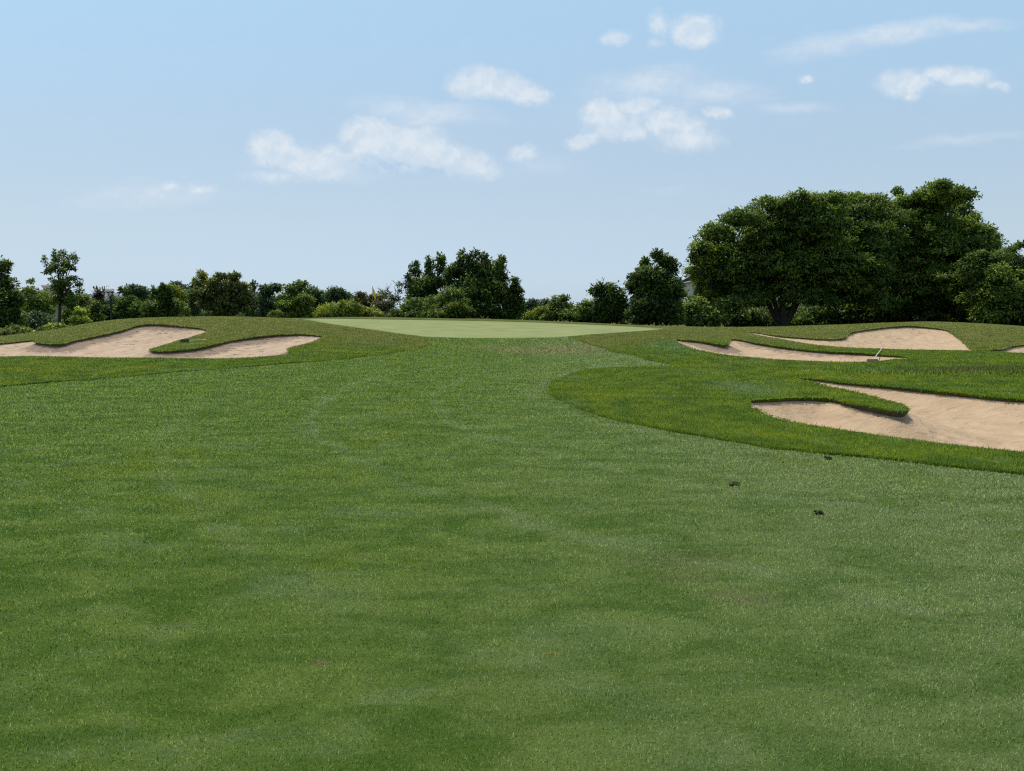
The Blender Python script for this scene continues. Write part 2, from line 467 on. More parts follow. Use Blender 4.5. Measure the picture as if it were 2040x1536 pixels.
def edge_distance(poly, x, y, closed=True):
    """distance to a polyline and index of the nearest vertex"""
    a = poly[:, :2]; b = np.roll(a, -1, 0)
    if not closed: a, b = a[:-1], b[:-1]
    best = np.full(len(x), 1e9); idx = np.zeros(len(x), int)
    P_ = np.c_[x, y]
    for s in range(0, len(x), 4000):
        p = P_[s:s + 4000]
        ab = b - a
        ap = p[:, None, :] - a[None]
        t = np.clip((ap * ab[None]).sum(2) / np.maximum((ab ** 2).sum(1), 1e-12)[None], 0, 1)
        d = np.hypot(ap[..., 0] - t * ab[None, :, 0], ap[..., 1] - t * ab[None, :, 1])
        j = d.argmin(1)
        best[s:s + 4000] = d[np.arange(len(p)), j]
        idx[s:s + 4000] = j
    return best, idx

# grid points
pts = []
r = 1.2
k = 0
while r < 62:
    span = 1.05 if r > 3 else 1.5
    da = 0.0145
    n = int(2 * span / da)
    for i in range(n + 1):
        a = -span + da * (i + .5 * (k % 2))
        pts.append((r * math.sin(a), r * math.cos(a)))
    r *= 1.0155; k += 1
pts = np.array(pts) + RNG.normal(size=(len(pts), 2)) * 0.0012 * np.hypot(*np.array(pts).T)[:, None]
outer = []
for rr in (66, 72, 80, 90, 105, 125, 160, 220, 330, 500, 750):
    for i in range(72):
        a = 2 * math.pi * (i + .5 * (rr % 2)) / 72
        outer.append((rr * math.sin(a), rr * math.cos(a)))
for rr in (2.5, 5, 9, 15, 24, 36, 50):
    for i in range(40):
        a = 1.2 + (2 * math.pi - 2.4) * i / 39
        outer.append((rr * math.sin(a), rr * math.cos(a)))
extra = []
for b in BUNKERS:
    lo, hi = b[:, :2].min(0), b[:, :2].max(0)
    st = 0.16 if hi[1] > 18 else 0.09
    gx, gy = np.meshgrid(np.arange(lo[0], min(hi[0], 32), st), np.arange(lo[1], hi[1], st))
    g = np.c_[gx.ravel(), gy.ravel()] + RNG.normal(size=(gx.size, 2)) * st * .15
    dd, _ = edge_distance(b, g[:, 0], g[:, 1])
    keep = inside(b, g[:, 0], g[:, 1]) & (dd > st * .6)
    extra.append(g[keep])
allp = np.vstack([pts, np.array(outer), *extra])
# keep free points off the borders so that no slivers form along them
lines = [b[:, :2] for b in BUNKERS] + [FAIRWAY, GREEN]
keep = np.ones(len(allp), bool)
for L in lines:
    lo, hi = L.min(0) - 1, L.max(0) + 1
    c = (allp[:, 0] > lo[0]) & (allp[:, 0] < hi[0]) & (allp[:, 1] > lo[1]) & (allp[:, 1] < hi[1])
    ii = np.nonzero(c)[0]
    dd, _ = edge_distance(L, allp[ii, 0], allp[ii, 1])
    keep[ii[dd < 0.0022 * np.hypot(allp[ii, 0], allp[ii, 1])]] = False
allp = allp[keep]
vin = [Vector(p) for p in allp]
ein = []
for L in lines:
    s = len(vin)
    vin += [Vector((float(p[0]), float(p[1]))) for p in L]
    ein += [(s + i, s + (i + 1) % len(L)) for i in range(len(L))]
cv, ce, cf, _, _, _ = delaunay_2d_cdt(vin, ein, [], 0, 1e-5)
TV = np.array([(v.x, v.y) for v in cv])
TF = np.array([f for f in cf if len(f) == 3], int)
cen = TV[TF].mean(1)
zone = np.zeros(len(TF), int)                # 0 rough, 1 fairway, 2 green, 10+ bunkers
zone[inside(FAIRWAY, cen[:, 0], cen[:, 1])] = 1
zone[inside(GREEN, cen[:, 0], cen[:, 1])] = 2
for i, b in enumerate(BUNKERS):
    zone[inside(b, cen[:, 0], cen[:, 1])] = 10 + i
BZ = height(TV[:, 0], TV[:, 1])
d_fw, _ = edge_distance(FAIRWAY, TV[:, 0], TV[:, 1])
d_gr, _ = edge_distance(GREEN, TV[:, 0], TV[:, 1])
d_peninsula, _ = edge_distance(fw_edge[len(fw_edge) // 2:], TV[:, 0], TV[:, 1], closed=False)
in_rough_v = np.zeros(len(TV), bool); in_rough_v[TF[zone == 0].ravel()] = True
lump = 0.012 * (np.sin(TV[:, 0] * 1.7 + 1.3 * np.sin(TV[:, 1] * .9)) + np.sin(TV[:, 1] * 2.1 + TV[:, 0] * .6))
near_f = np.clip(1.2 - np.hypot(TV[:, 0], TV[:, 1]) / 70, 0, 1)
RZ = BZ + lump * near_f + 0.028 * np.clip(d_gr / .4 + .3, 0, 1)     # rough stands a little proud of the mown turf
FZ = BZ + 0.4 * lump * near_f
GZ = FZ

# ------------------------------------------------------------------ turf materials
def ellipse_mask(t, pos, px, py, rx, ry, soft=1.0):
    """a worn or dry patch of ground with a place of its own"""
    c = project([(px, py)])[0]
    mp = t.n('ShaderNodeMapping', vector_type='TEXTURE')
    t.set(mp.inputs['Vector'], pos)
    mp.inputs['Location'].default_value = (c[0], c[1], 0)
    mp.inputs['Scale'].default_value = (rx, ry, 1e6)
    ln = t.n('ShaderNodeVectorMath', operation='LENGTH'); t.set(ln.inputs[0], mp.outputs[0])
    return t.ramp(ln.outputs['Value'], 1 - soft * .9, 1.1, 1, 0)

def fairway_color(t):
    pos = t.n('ShaderNodeNewGeometry').outputs['Position']
    flat = t.vmul(pos, (1, 1, 0))
    mw = t.vmul(pos, (.55, 1.25, 0))
    n1 = t.noise(flat, 0.45, 4, .65, .5)
    n2 = t.noise(mw, 2.6, 5, .68, .6)
    n3 = t.noise(mw, 1.9, 4, .66, .8)
    n4 = t.noise(flat, 7.0, 3, .6)
    c = t.mix(t.ramp(n2, .34, .66), (0.052, 0.096, 0.013), (0.104, 0.148, 0.030))
    c = t.mix(t.m('MULTIPLY', t.ramp(n3, .50, .72), .5), c, (0.125, 0.166, 0.072))     # leaf sheen painted into the colour as grey-green patches
    c = t.mix(t.m('MULTIPLY', t.ramp(n1, .52, .70), .5), c, (0.104, 0.134, 0.006))     # yellow-green clumps
    c = t.mix(t.m('MULTIPLY', t.ramp(n4, .5, .75), .35), c, (0.050, 0.094, 0.014))
    # mowing passes that follow the edge of the rough
    e = t.m('ADD', t.attr('mow'), t.m('MULTIPLY', n1, .9))
    st = t.m('ADD', t.m('SINE', t.m('MULTIPLY', e, 2 * math.pi / 1.9)), t.m('MULTIPLY', t.m('SINE', t.m('MULTIPLY', e, 2 * math.pi / .62)), .6))
    c = t.mix(t.m('MULTIPLY', t.m('MULTIPLY', t.ramp(st, .75, 1.5), t.ramp(t.attr('mow'), 3, 7.5, 1, .06)), t.ramp(n2, .35, .65, .15, .7)), c, (0.140, 0.176, 0.080))
    # dry turf toward the right and worn spots
    sp = t.n('ShaderNodeSeparateXYZ', {0: pos})
    dry = t.ramp(t.m('ADD', sp.outputs[0], t.m('MULTIPLY', t.m('SUBTRACT', n1, .5), 5)), -1.5, 3.5, 0, .6)
    c = t.mix(t.m('MULTIPLY', dry, t.ramp(n2, .3, .6, .35, 1)), c, (0.132, 0.164, 0.074))
    for (px, py, rx, ry, k, col) in [(1120, 697, 4.2, 3.6, .75, (.16, .135, .075)), (960, 692, 2.2, 1.6, .5, (.15, .14, .07)), (1480, 1192, .30, .16, .55, (.145, .122, .065)),
                                     (1370, 1150, .3, .2, .4, (.14, .122, .06)), (1100, 1305, .05, .04, .6, (.2, .14, .03)), (635, 1318, .07, .05, .6, (.16, .12, .07)), (1360, 1115, .5, .3, .35, (.14, .12, .06))]:
        mk = ellipse_mask(t, pos, px, py, rx, ry)
        c = t.mix(t.m('MULTIPLY', mk, t.m('MULTIPLY', t.ramp(t.noise(flat, 14.0, 4, .7), .38, .62, .15, 1.25), k)), c, col)
    return c, flat

def rough_color(t):
    pos = t.n('ShaderNodeNewGeometry').outputs['Position']
    flat = t.vmul(pos, (1, 1, 0))
    n1 = t.noise(flat, 0.45, 4, .6, .5)
    n2 = t.noise(flat, 1.6, 4, .6, .4)
    n3 = t.noise(flat, 0.7, 3, .6, .8)
    c = t.mix(t.ramp(n2, .35, .65), (0.042, 0.078, 0.006), (0.086, 0.122, 0.008))
    c = t.mix(t.m('MULTIPLY', t.ramp(n1, .5, .68), .7), c, (0.122, 0.140, 0.004))
    c = t.mix(t.m('MULTIPLY', t.ramp(n3, .55, .72), .6), c, (0.092, 0.138, 0.060))
    sp = t.n('ShaderNodeSeparateXYZ', {0: pos})
    mound = t.m('MULTIPLY', t.ramp(sp.outputs[1], 24, 32), t.ramp(n2, .35, .62, .35, .9))
    c = t.mix(mound, c, (0.126, 0.120, 0.038))
    for (px, py, rx, ry, k, col) in [(1480, 775, .9, 2.0, .6, (.098, .140, .072)), (1330, 690, 1.2, 3.5, .45, (.075, .13, .07)), (1150, 775, .8, 1.2, .5, (.10, .125, .01)), (80, 738, 1.8, 1.0, .7, (.12, .14, .008)),
                                     (1960, 742, 3.2, .9, .85, (.062, .060, .022))]:
        mk = ellipse_mask(t, pos, px, py, rx, ry)
        c = t.mix(t.m('MULTIPLY', mk, t.m('MULTIPLY', t.ramp(n2, .25, .6, .4, 1), k)), c, col)
    return c, flat

def ground_mat(name, fn, bump_scale, bump, dark=1.0):
    m = bpy.data.materials.new(name); m.use_nodes = True
    t = NT(m.node_tree)
    c, flat = fn(t)
    f = t.noise(flat, bump_scale, 4, .7)
    g = t.noise(flat, bump_scale * .28, 3, .6)
    c = t.mix(t.ramp(f, .3, .7, .0, .38), c, t.mix(1.0, c, (.35, .45, .35), 'MULTIPLY'))
    if dark != 1.0: c = t.mix(1.0, c, (dark, dark, dark), 'MULTIPLY')
    bp = t.n('ShaderNodeBump', {'Strength': bump, 'Distance': .03, 'Height': t.m('ADD', f, g)})
    b = t.n('ShaderNodeBsdfPrincipled', {'Base Color': c, 'Roughness': .85, 'Specular IOR Level': .03, 'Normal': bp})
    t.n('ShaderNodeOutputMaterial', {0: b.outputs[0]})
    return m

def blade_mat(name, fn, gain, trans=.35, rough=.42, lo=.34, hi=1.8):
    m = bpy.data.materials.new(name); m.use_nodes = True
    t = NT(m.node_tree)
    c, _ = fn(t)
    rnd = t.n('ShaderNodeNewGeometry').outputs['Random Per Island']
    c = t.mix(t.ramp(rnd, 0, 1, 0, 1, smooth=False), t.mix(1.0, c, (gain * lo, gain * lo * 1.16, gain * lo * .85), 'MULTIPLY'), t.mix(1.0, c, (gain * hi, gain * hi * .95, gain * hi * 1.05), 'MULTIPLY'))
    c = t.mix(t.m('MULTIPLY', t.ramp(rnd, .93, .97), .5), c, (.20, .17, .09))
    gn = t.n('ShaderNodeNewGeometry').outputs['Normal']
    nm = t.n('ShaderNodeVectorMath', operation='ADD'); t.set(nm.inputs[0], t.vmul(gn, (.55, .55, .55))); nm.inputs[1].default_value = (0, 0, 1)
    nn = t.n('ShaderNodeVectorMath', operation='NORMALIZE'); t.set(nn.inputs[0], nm.outputs[0])
    d = t.n('ShaderNodeBsdfPrincipled', {'Base Color': c, 'Roughness': rough, 'Specular IOR Level': .06, 'Normal': nn.outputs[0]})
    tr = t.n('ShaderNodeBsdfTranslucent', {'Color': t.mix(1.0, c, (1.25, 1.3, .7), 'MULTIPLY')})
    mx = t.n('ShaderNodeMixShader', {0: trans, 1: d.outputs[0], 2: tr.outputs[0]})
    t.n('ShaderNodeOutputMaterial', {0: mx.outputs[0]})
    return m

def green_color(t):
    pos = t.n('ShaderNodeNewGeometry').outputs['Position']
    flat = t.vmul(pos, (1, 1, 0))
    n1 = t.noise(flat, 0.5, 3, .55)
    n2 = t.noise(t.vmul(flat, (.5, 1.6, 1)), 1.0, 4, .6)
    c = t.mix(t.ramp(n2, .35, .65), (.185, .200, .078), (.240, .250, .110))
    c = t.mix(t.m('MULTIPLY', t.ramp(n1, .5, .7), .5), c, (.17, .20, .070))
    sp = t.n('ShaderNodeSeparateXYZ', {0: pos})
    st = t.m('SINE', t.m('MULTIPLY', t.m('ADD', t.m('MULTIPLY', sp.outputs[0], .45), sp.outputs[1]), math.pi / .9))
    c = t.mix(t.ramp(st, -.2, .2, 0, .16), c, (.24, .27, .14))
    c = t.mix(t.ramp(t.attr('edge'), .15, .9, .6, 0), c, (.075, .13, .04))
    return c, flat

M_FAIR = ground_mat('fairway_turf', fairway_color, 60, .6, .8)
M_ROUGH = ground_mat('rough_turf', rough_color, 36, .6, .85)
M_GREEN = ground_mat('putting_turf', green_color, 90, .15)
M_FBLADE = blade_mat('fairway_blades', fairway_color, 1.78)
M_RBLADE = blade_mat('rough_blades', rough_color, 1.8, lo=.5, hi=1.5)

def sand_mat():
    m = bpy.data.materials.new('bunker_sand'); m.use_nodes = True
    t = NT(m.node_tree)
    pos = t.n('ShaderNodeNewGeometry').outputs['Position']
    n1 = t.noise(pos, 1.1, 4, .6)
    n2 = t.noise(pos, 7, 4, .65)
    gr = t.noise(pos, 85, 2, .7)
    warm = t.m('GREATER_THAN', t.n('ShaderNodeSeparateXYZ', {0: pos}).outputs[0], 0.0)
    c0 = t.mix(warm, (.335, .238, .158), (.345, .240, .144))
    c1 = t.mix(warm, (.405, .294, .202), (.41, .291, .180))
    c = t.mix(t.ramp(n1, .3, .7), c0, c1)
    c = t.mix(t.ramp(n2, .4, .8, 0, .3), c, (.39, .28, .2))
    # crusted soil that slid down from the turf edge
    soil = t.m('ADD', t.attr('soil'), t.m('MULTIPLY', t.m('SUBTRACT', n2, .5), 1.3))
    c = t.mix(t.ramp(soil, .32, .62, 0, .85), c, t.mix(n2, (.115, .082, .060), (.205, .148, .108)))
    c = t.mix(t.ramp(gr, .3, .75, 0, .16), c, (.36, .26, .19))
    vs_ = t.n('ShaderNodeTexVoronoi', {'Scale': 3.4, 'Randomness': 1.0}); t.set(vs_.inputs['Vector'], pos)
    c = t.mix(t.m('MULTIPLY', t.m('MULTIPLY', t.ramp(vs_.outputs['Distance'], .06, .13, 1, 0), t.ramp(n1, .5, .62)), t.attr('feet')), c, (.17, .12, .09))   # bits of soil and leaf
    # rake lines and foot marks
    wv = t.n('ShaderNodeTexWave', {'Scale': 1.1, 'Distortion': 7.0, 'Detail': 2.5, 'Detail Scale': .9}); t.set(wv.inputs['Vector'], t.vmul(pos, (.5, 1, 1)))
    vor = t.n('ShaderNodeTexVoronoi', {'Scale': 2.6, 'Randomness': 1.0}); t.set(vor.inputs['Vector'], pos)
    c = t.mix(t.ramp(wv.outputs['Fac'], .1, .6, .22, 0), c, t.mix(1.0, c, (.72, .70, .68), 'MULTIPLY'))     # darker raked furrows
    foot = t.m('MULTIPLY', t.ramp(vor.outputs['Distance'], .12, .34), t.attr('feet'))
    h = t.m('ADD', t.m('ADD', t.m('MULTIPLY', n2, .7), t.m('MULTIPLY', gr, .05)), t.m('ADD', t.m('MULTIPLY', wv.outputs['Fac'], .45), t.m('MULTIPLY', foot, .9)))
    bp = t.n('ShaderNodeBump', {'Strength': .9, 'Distance': .075, 'Height': h})
    b = t.n('ShaderNodeBsdfPrincipled', {'Base Color': c, 'Roughness': .92, 'Specular IOR Level': .1, 'Normal': bp})
    t.n('ShaderNodeOutputMaterial', {0: b.outputs[0]})
    return m
M_SAND = sand_mat()

def noise_mat(name, a, b, scale, rough=.9, bump=.6, dist=.02, spec=.15):
    m = bpy.data.materials.new(name); m.use_nodes = True
    t = NT(m.node_tree)
    co = t.n('ShaderNodeTexCoord').outputs['Object']
    n = t.noise(co, scale, 5, .65)
    n2 = t.noise(co, scale * 4.3, 3, .6)
    c = t.mix(t.ramp(n, .3, .7), a, b)
    bp = t.n('ShaderNodeBump', {'Strength': bump, 'Distance': dist, 'Height': t.m('ADD', n, n2)})
    s = t.n('ShaderNodeBsdfPrincipled', {'Base Color': c, 'Roughness': rough, 'Specular IOR Level': spec, 'Normal': bp})
    t.n('ShaderNodeOutputMaterial', {0: s.outputs[0]})
    return m
M_SOIL = noise_mat('lip_soil', (.034, .026, .017), (.075, .058, .040), 6)

# ------------------------------------------------------------------ terrain objects
def sub(zid, Z, name, mat, attrs, label):
    f = TF[zone == zid]
    ids, inv = np.unique(f, return_inverse=True)
    o = make_mesh(name, np.c_[TV[ids], Z[ids]], inv.reshape(f.shape), mat, attrs={k: v[ids] for k, v in attrs.items()})
    tag(o, label, kind='structure')
    return o
def rough_object():
    f = TF[zone == 0]
    ids, inv = np.unique(f, return_inverse=True)
    V = np.c_[TV[ids], RZ[ids]]; tri = inv.reshape(f.shape)
    # where the rough meets mown turf it ends in a small vertical step
    mown = set()
    for t_ in TF[(zone == 1) | (zone == 2)]:
        for a, c in ((t_[0], t_[1]), (t_[1], t_[2]), (t_[2], t_[0])): mown.add((c, a))
    be = []
    for q, t_ in zip(tri, f):
        for k in range(3):
            if (t_[k], t_[(k + 1) % 3]) in mown: be.append((q[k], q[(k + 1) % 3]))
    bv = sorted({v for e in be for v in e}); bi = {v: len(V) + k for k, v in enumerate(bv)}
    low = np.array([[V[v][0], V[v][1], BZ[ids[v]] - .03] for v in bv])
    wall = []
    for a, c in be: wall += [(a, bi[a], c), (c, bi[a], bi[c])]
    o = make_mesh('rough', np.vstack([V, low]), np.vstack([tri, np.array(wall)]), M_ROUGH, attrs={'edge': np.r_[d_fw[ids], np.zeros(len(bv))]})
    tag(o, 'longer green rough turf over the mounds round the bunkers', kind='structure')
rough_object()
sub(1, FZ, 'fairway', M_FAIR, {'mow': d_peninsula}, 'closely mown green fairway running up to the putting green')
sub(2, GZ, 'putting_green', M_GREEN, {'edge': d_gr}, 'smooth pale putting green with the yellow flag')
BL = ['large pale sand bunker with two grass tongues left of the putting green', 'narrow sand bunker with a rake lying in it', 'far sand bunker with a high sand face under the big trees',
      'nearest sand bunker with an undercut grass tongue']
DEPTH = [.34, .28, .30, .34]
SAND_Z = np.full(len(TV), np.nan)
for i, b in enumerate(BUNKERS):
    f = TF[zone == 10 + i]
    ids, inv = np.unique(f, return_inverse=True)
    x, y = TV[ids, 0], TV[ids, 1]
    d, j = edge_distance(b, x, y)
    # lip blended over neighbouring border vertices
    n = len(b); ker = np.exp(-0.5 * (np.arange(-6, 7) / 3.) ** 2); ker /= ker.sum()
    lipv = sum(kv * np.roll(b[:, 2], o_) for kv, o_ in zip(ker, range(-6, 7)))
    edge = d < 1e-4
    jn = np.where(np.hypot(x - b[j, 0], y - b[j, 1]) < np.hypot(x - b[(j + 1) % n, 0], y - b[(j + 1) % n, 1]), j, (j + 1) % n)
    lip = lipv[jn]
    s = 1.2 if i != 3 else .6
    zs = BZ[ids] - lip * (0.40 + .45 * (1 - np.exp(-d / .22))) - DEPTH[i] * (1 - np.exp(-(d / s) ** 1.3))
    zs += (0.018 * np.sin(x * 5.1 + np.sin(y * 3.3) * 2) * np.sin(y * 4.3 + x) + 0.012 * np.sin(x * 11 + y * 7)) * np.clip(d / .5, 0, 1) * (1 if i in (0,) else .5)
    SAND_Z[ids] = zs
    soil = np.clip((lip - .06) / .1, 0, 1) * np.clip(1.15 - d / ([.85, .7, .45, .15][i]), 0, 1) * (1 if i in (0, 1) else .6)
    feet = np.full(len(ids), [1.0, .5, .7, .4][i])
    V = np.c_[x, y, zs]
    tri = inv.reshape(f.shape)
    # vertical earth face below the turf edge
    cnt = {}
    for t_ in tri:
        for a, c in ((t_[0], t_[1]), (t_[1], t_[2]), (t_[2], t_[0])):
            key = (min(a, c), max(a, c)); cnt[key] = None if key in cnt else (a, c)
    be = [e for e in cnt.values() if e is not None]
    bv = sorted({v for e in be for v in e}); bi = {v: len(V) + q for q, v in enumerate(bv)}
    # inward direction at each border vertex
    inw = {v: np.zeros(2) for v in bv}
    for a, c in be:
        e_ = V[c][:2] - V[a][:2]
        nn_ = np.array([-e_[1], e_[0]]) / max(np.hypot(*e_), 1e-6)
        inw[a] += nn_; inw[c] += nn_
    A_, B_, C_ = [], [], []
    rag = np.random.default_rng(90 + i)
    for v in bv:
        nn_ = inw[v] / max(np.hypot(*inw[v]), 1e-6)
        rz = RZ[ids[v]]
        lp_ = max(rz - V[v][2], .02)
        ov = min(.075, lp_ * .55) * rag.uniform(.3, 1.3)
        A_.append([V[v][0], V[v][1], rz + .002])
        B_.append([V[v][0] + nn_[0] * ov, V[v][1] + nn_[1] * ov, rz - .008 * rag.random()])
        C_.append([V[v][0] + nn_[0] * ov * .8, V[v][1] + nn_[1] * ov * .8, rz - min(.6 * lp_, .045) * rag.uniform(.6, 1.4)])
    nb = len(bv)
    V2 = np.vstack([V, A_, B_, C_])
    wall, wm = [], []
    for a, c in be:
        rows_ = [(a, c), (bi[a] + 2 * nb, bi[c] + 2 * nb), (bi[a] + nb, bi[c] + nb), (bi[a], bi[c])]
        for k_, mt in ((0, 1), (1, 2), (2, 2)):
            (p_, q_), (r_, s_) = rows_[k_], rows_[k_ + 1]
            wall += [(q_, p_, r_), (q_, r_, s_)]; wm += [mt, mt]
    FF = np.vstack([tri, np.array(wall)])
    o = make_mesh('sand_bunker', V2, FF, [M_SAND, M_SOIL, M_ROUGH], attrs={'soil': np.r_[soil, np.ones(3 * nb)], 'feet': np.r_[feet, np.zeros(3 * nb)]},
                  mat_idx=np.r_[np.zeros(len(tri), int), np.array(wm)])
    tag(o, BL[i], kind='structure')

# ------------------------------------------------------------------ grass blades
def blades(zid, Z, name, mat, count, label, len_fn, rmax, width_px, p_exp, attrs=None, only=None, tilt=.5):
    f = TF[zone == zid]
    P3 = np.c_[TV, Z][f]
    c = P3.mean(1)
    r = np.hypot(c[:, 0], c[:, 1])
    ang = np.abs(np.arctan2(c[:, 0], c[:, 1]))
    area = 0.5 * np.linalg.norm(np.cross(P3[:, 1] - P3[:, 0], P3[:, 2] - P3[:, 0]), axis=1)
    wgt = area / np.maximum(r, 2.0) ** p_exp * (ang < 1.02) * (r < rmax) * (r > 1.6) * np.clip((rmax - r) / (rmax * .25), 0, 1)
    if only is not None: wgt = wgt * only(c)
    wgt /= wgt.sum()
    k = RNG.choice(len(f), count, p=wgt)
    u, v = RNG.random(count), RNG.random(count)
    fl = u + v > 1; u[fl] = 1 - u[fl]; v[fl] = 1 - v[fl]
    T = P3[k]
    base = T[:, 0] + (T[:, 1] - T[:, 0]) * u[:, None] + (T[:, 2] - T[:, 0]) * v[:, None]
    rr = np.hypot(base[:, 0], base[:, 1])
    L = len_fn(rr) * RNG.uniform(.6, 1.25, count)
    Wd = np.maximum(.0022, width_px * rr / 732.0) * RNG.uniform(.7, 1.3, count)
    a = RNG.uniform(0, 2 * math.pi, count)
    lean = np.abs(RNG.normal(0, tilt, count)) + .12
    dirv = np.c_[np.cos(a) * np.sin(lean), np.sin(a) * np.sin(lean), np.cos(lean)]
    b = a + math.pi / 2 + RNG.normal(0, .5, count)
    side = np.c_[np.cos(b), np.sin(b), np.zeros(count)]
    base[:, 2] -= .003
    v0 = base - side * Wd[:, None] / 2; v1 = base + side * Wd[:, None] / 2; v2 = base + dirv * L[:, None]
    V = np.stack([v0, v1, v2], 1).reshape(-1, 3)
    Fc = np.arange(count * 3).reshape(-1, 3)
    at_ = {}
    for nm, arr in (attrs or {}).items():
        q = arr[f][k]
        val = q[:, 0] + (q[:, 1] - q[:, 0]) * u + (q[:, 2] - q[:, 0]) * v
        at_[nm] = np.repeat(val, 3)
    o = make_mesh(name, V, Fc, mat, smooth=False, attrs=at_)
    tag(o, label, 'grass', kind='stuff')
    return o
blades(1, FZ, 'fairway_grass', M_FBLADE, 1100000, 'short mown blades of the fairway turf', lambda r: .015 + .0009 * r, 40, .8, 1.2, {'mow': d_peninsula}, tilt=.65)
blades(0, RZ, 'rough_grass', M_RBLADE, 1500000, 'longer blades of the rough turf round the bunkers', lambda r: np.minimum(.024 + .0007 * r, .046), 47, .55, 1.1, tilt=.6)
pc = project([(1960, 742)])[0]
blades(0, RZ, 'tall_grass', M_RBLADE, 26000, 'unmown taller olive grass in the hollow between the two right bunkers', lambda r: .11 + 0 * r, 47, .9, 1.0,
       only=lambda c: np.exp(-(((c[:, 0] - pc[0]) / 2.6) ** 2 + ((c[:, 1] - pc[1]) / .55) ** 2) * 1.2) * ((np.abs(c[:, 0] - pc[0]) < 5) & (np.abs(c[:, 1] - pc[1]) < 1.2)), tilt=.7)

#@@TREES@@
# ------------------------------------------------------------------ turf hanging over the bunker lips
def lip_fringe():
    out = []
    for i, b in enumerate(BUNKERS):
        n = len(b)
        nx = np.roll(b, -1, 0)[:, :2] - b[:, :2]
        seg = np.hypot(nx[:, 0], nx[:, 1])
        dens = 260 if i == 3 else 90
        m = np.maximum(1, (seg * dens * (0.4 + np.clip(b[:, 2] / .12, 0, 1.4))).astype(int))
        k = np.repeat(np.arange(n), m)
        u = RNG.random(len(k))
        p = b[k, :2] + nx[k] * u[:, None]
        ins = np.c_[-nx[k, 1], nx[k, 0]] / np.maximum(seg[k], 1e-6)[:, None]
        sgn = 1 if 0.5 * np.sum(b[:, 0] * np.roll(b[:, 1], -1) - np.roll(b[:, 0], -1) * b[:, 1]) > 0 else -1
        out.append(np.c_[p, ins * sgn, b[k, 2]])
    q = np.vstack(out); c = len(q)
    q[:, :2] -= q[:, 2:4] * RNG.uniform(-.05, .04, c)[:, None]
    z = height(q[:, 0], q[:, 1]) + .03
    base = np.c_[q[:, :2], z]
    rr = np.hypot(q[:, 0], q[:, 1])
    L = np.minimum(.035 + .0008 * rr, .055) * RNG.uniform(.4, 1.4, c)
    d = np.c_[q[:, 2:4] * RNG.uniform(.2, 1.1, c)[:, None], RNG.uniform(-.7, .75, c)] + RNG.normal(0, .3, (c, 3))
    d /= np.linalg.norm(d, axis=1)[:, None]
    sd = np.cross(d, RNG.normal(size=(c, 3))); sd /= np.linalg.norm(sd, axis=1)[:, None]
    wd = np.maximum(.003, .8 * rr / 732)[:, None] * .5
    V = np.stack([base - sd * wd, base + sd * wd, base + d * L[:, None]], 1).reshape(-1, 3)
    o = make_mesh('lip_grass', V, np.arange(c * 3).reshape(-1, 3), M_RBLADE, smooth=False)
    tag(o, 'ragged grass hanging over the edges of the sand bunkers', 'grass', kind='stuff')
lip_fringe()
def edge_fringe():
    n = len(fw_edge)
    nx = fw_edge[1:] - fw_edge[:-1]; seg = np.hypot(nx[:, 0], nx[:, 1])
    rr0 = np.hypot(fw_edge[:-1, 0], fw_edge[:-1, 1])
    m = np.maximum(1, (seg * 3800 / np.maximum(rr0, 6)).astype(int)); k = np.repeat(np.arange(n - 1), m); c = len(k)
    p = fw_edge[k] + nx[k] * RNG.random(c)[:, None]
    ins = np.c_[-nx[k, 1], nx[k, 0]] / np.maximum(seg[k], 1e-6)[:, None]
    if not inside(FAIRWAY, *(fw_edge[60:61] + ins[k == 60][:1] * .1).T)[0]: ins = -ins       # ins points to the mown side
    ok = ~inside(GREEN, p[:, 0], p[:, 1]) & (edge_distance(GREEN, p[:, 0], p[:, 1])[0] > .25)
    p, ins = p[ok], ins[ok]; c = len(p)
    p = p - ins * RNG.normal(.03, .05, c)[:, None]
    rr = np.hypot(p[:, 0], p[:, 1])
    base = np.c_[p, height(p[:, 0], p[:, 1]) + RNG.uniform(.0, .028, c)]
    L = np.minimum(.03 + .0006 * rr, .05) * RNG.uniform(.4, 1.3, c)
    d = np.c_[ins * RNG.uniform(-.3, .6, c)[:, None], RNG.uniform(.4, 1.0, c)] + RNG.normal(0, .25, (c, 3)); d /= np.linalg.norm(d, axis=1)[:, None]
    sd = np.cross(d, RNG.normal(size=(c, 3))); sd /= np.linalg.norm(sd, axis=1)[:, None]
    wd = np.maximum(.003, .6 * rr / 732)[:, None] * .5
    V = np.stack([base - sd * wd, base + sd * wd, base + d * L[:, None]], 1).reshape(-1, 3)
    o = make_mesh('edge_grass', V, np.arange(c * 3).reshape(-1, 3), M_RBLADE, smooth=False)
    tag(o, 'ragged taller grass along the border of rough and fairway', 'grass', kind='stuff')
edge_fringe()

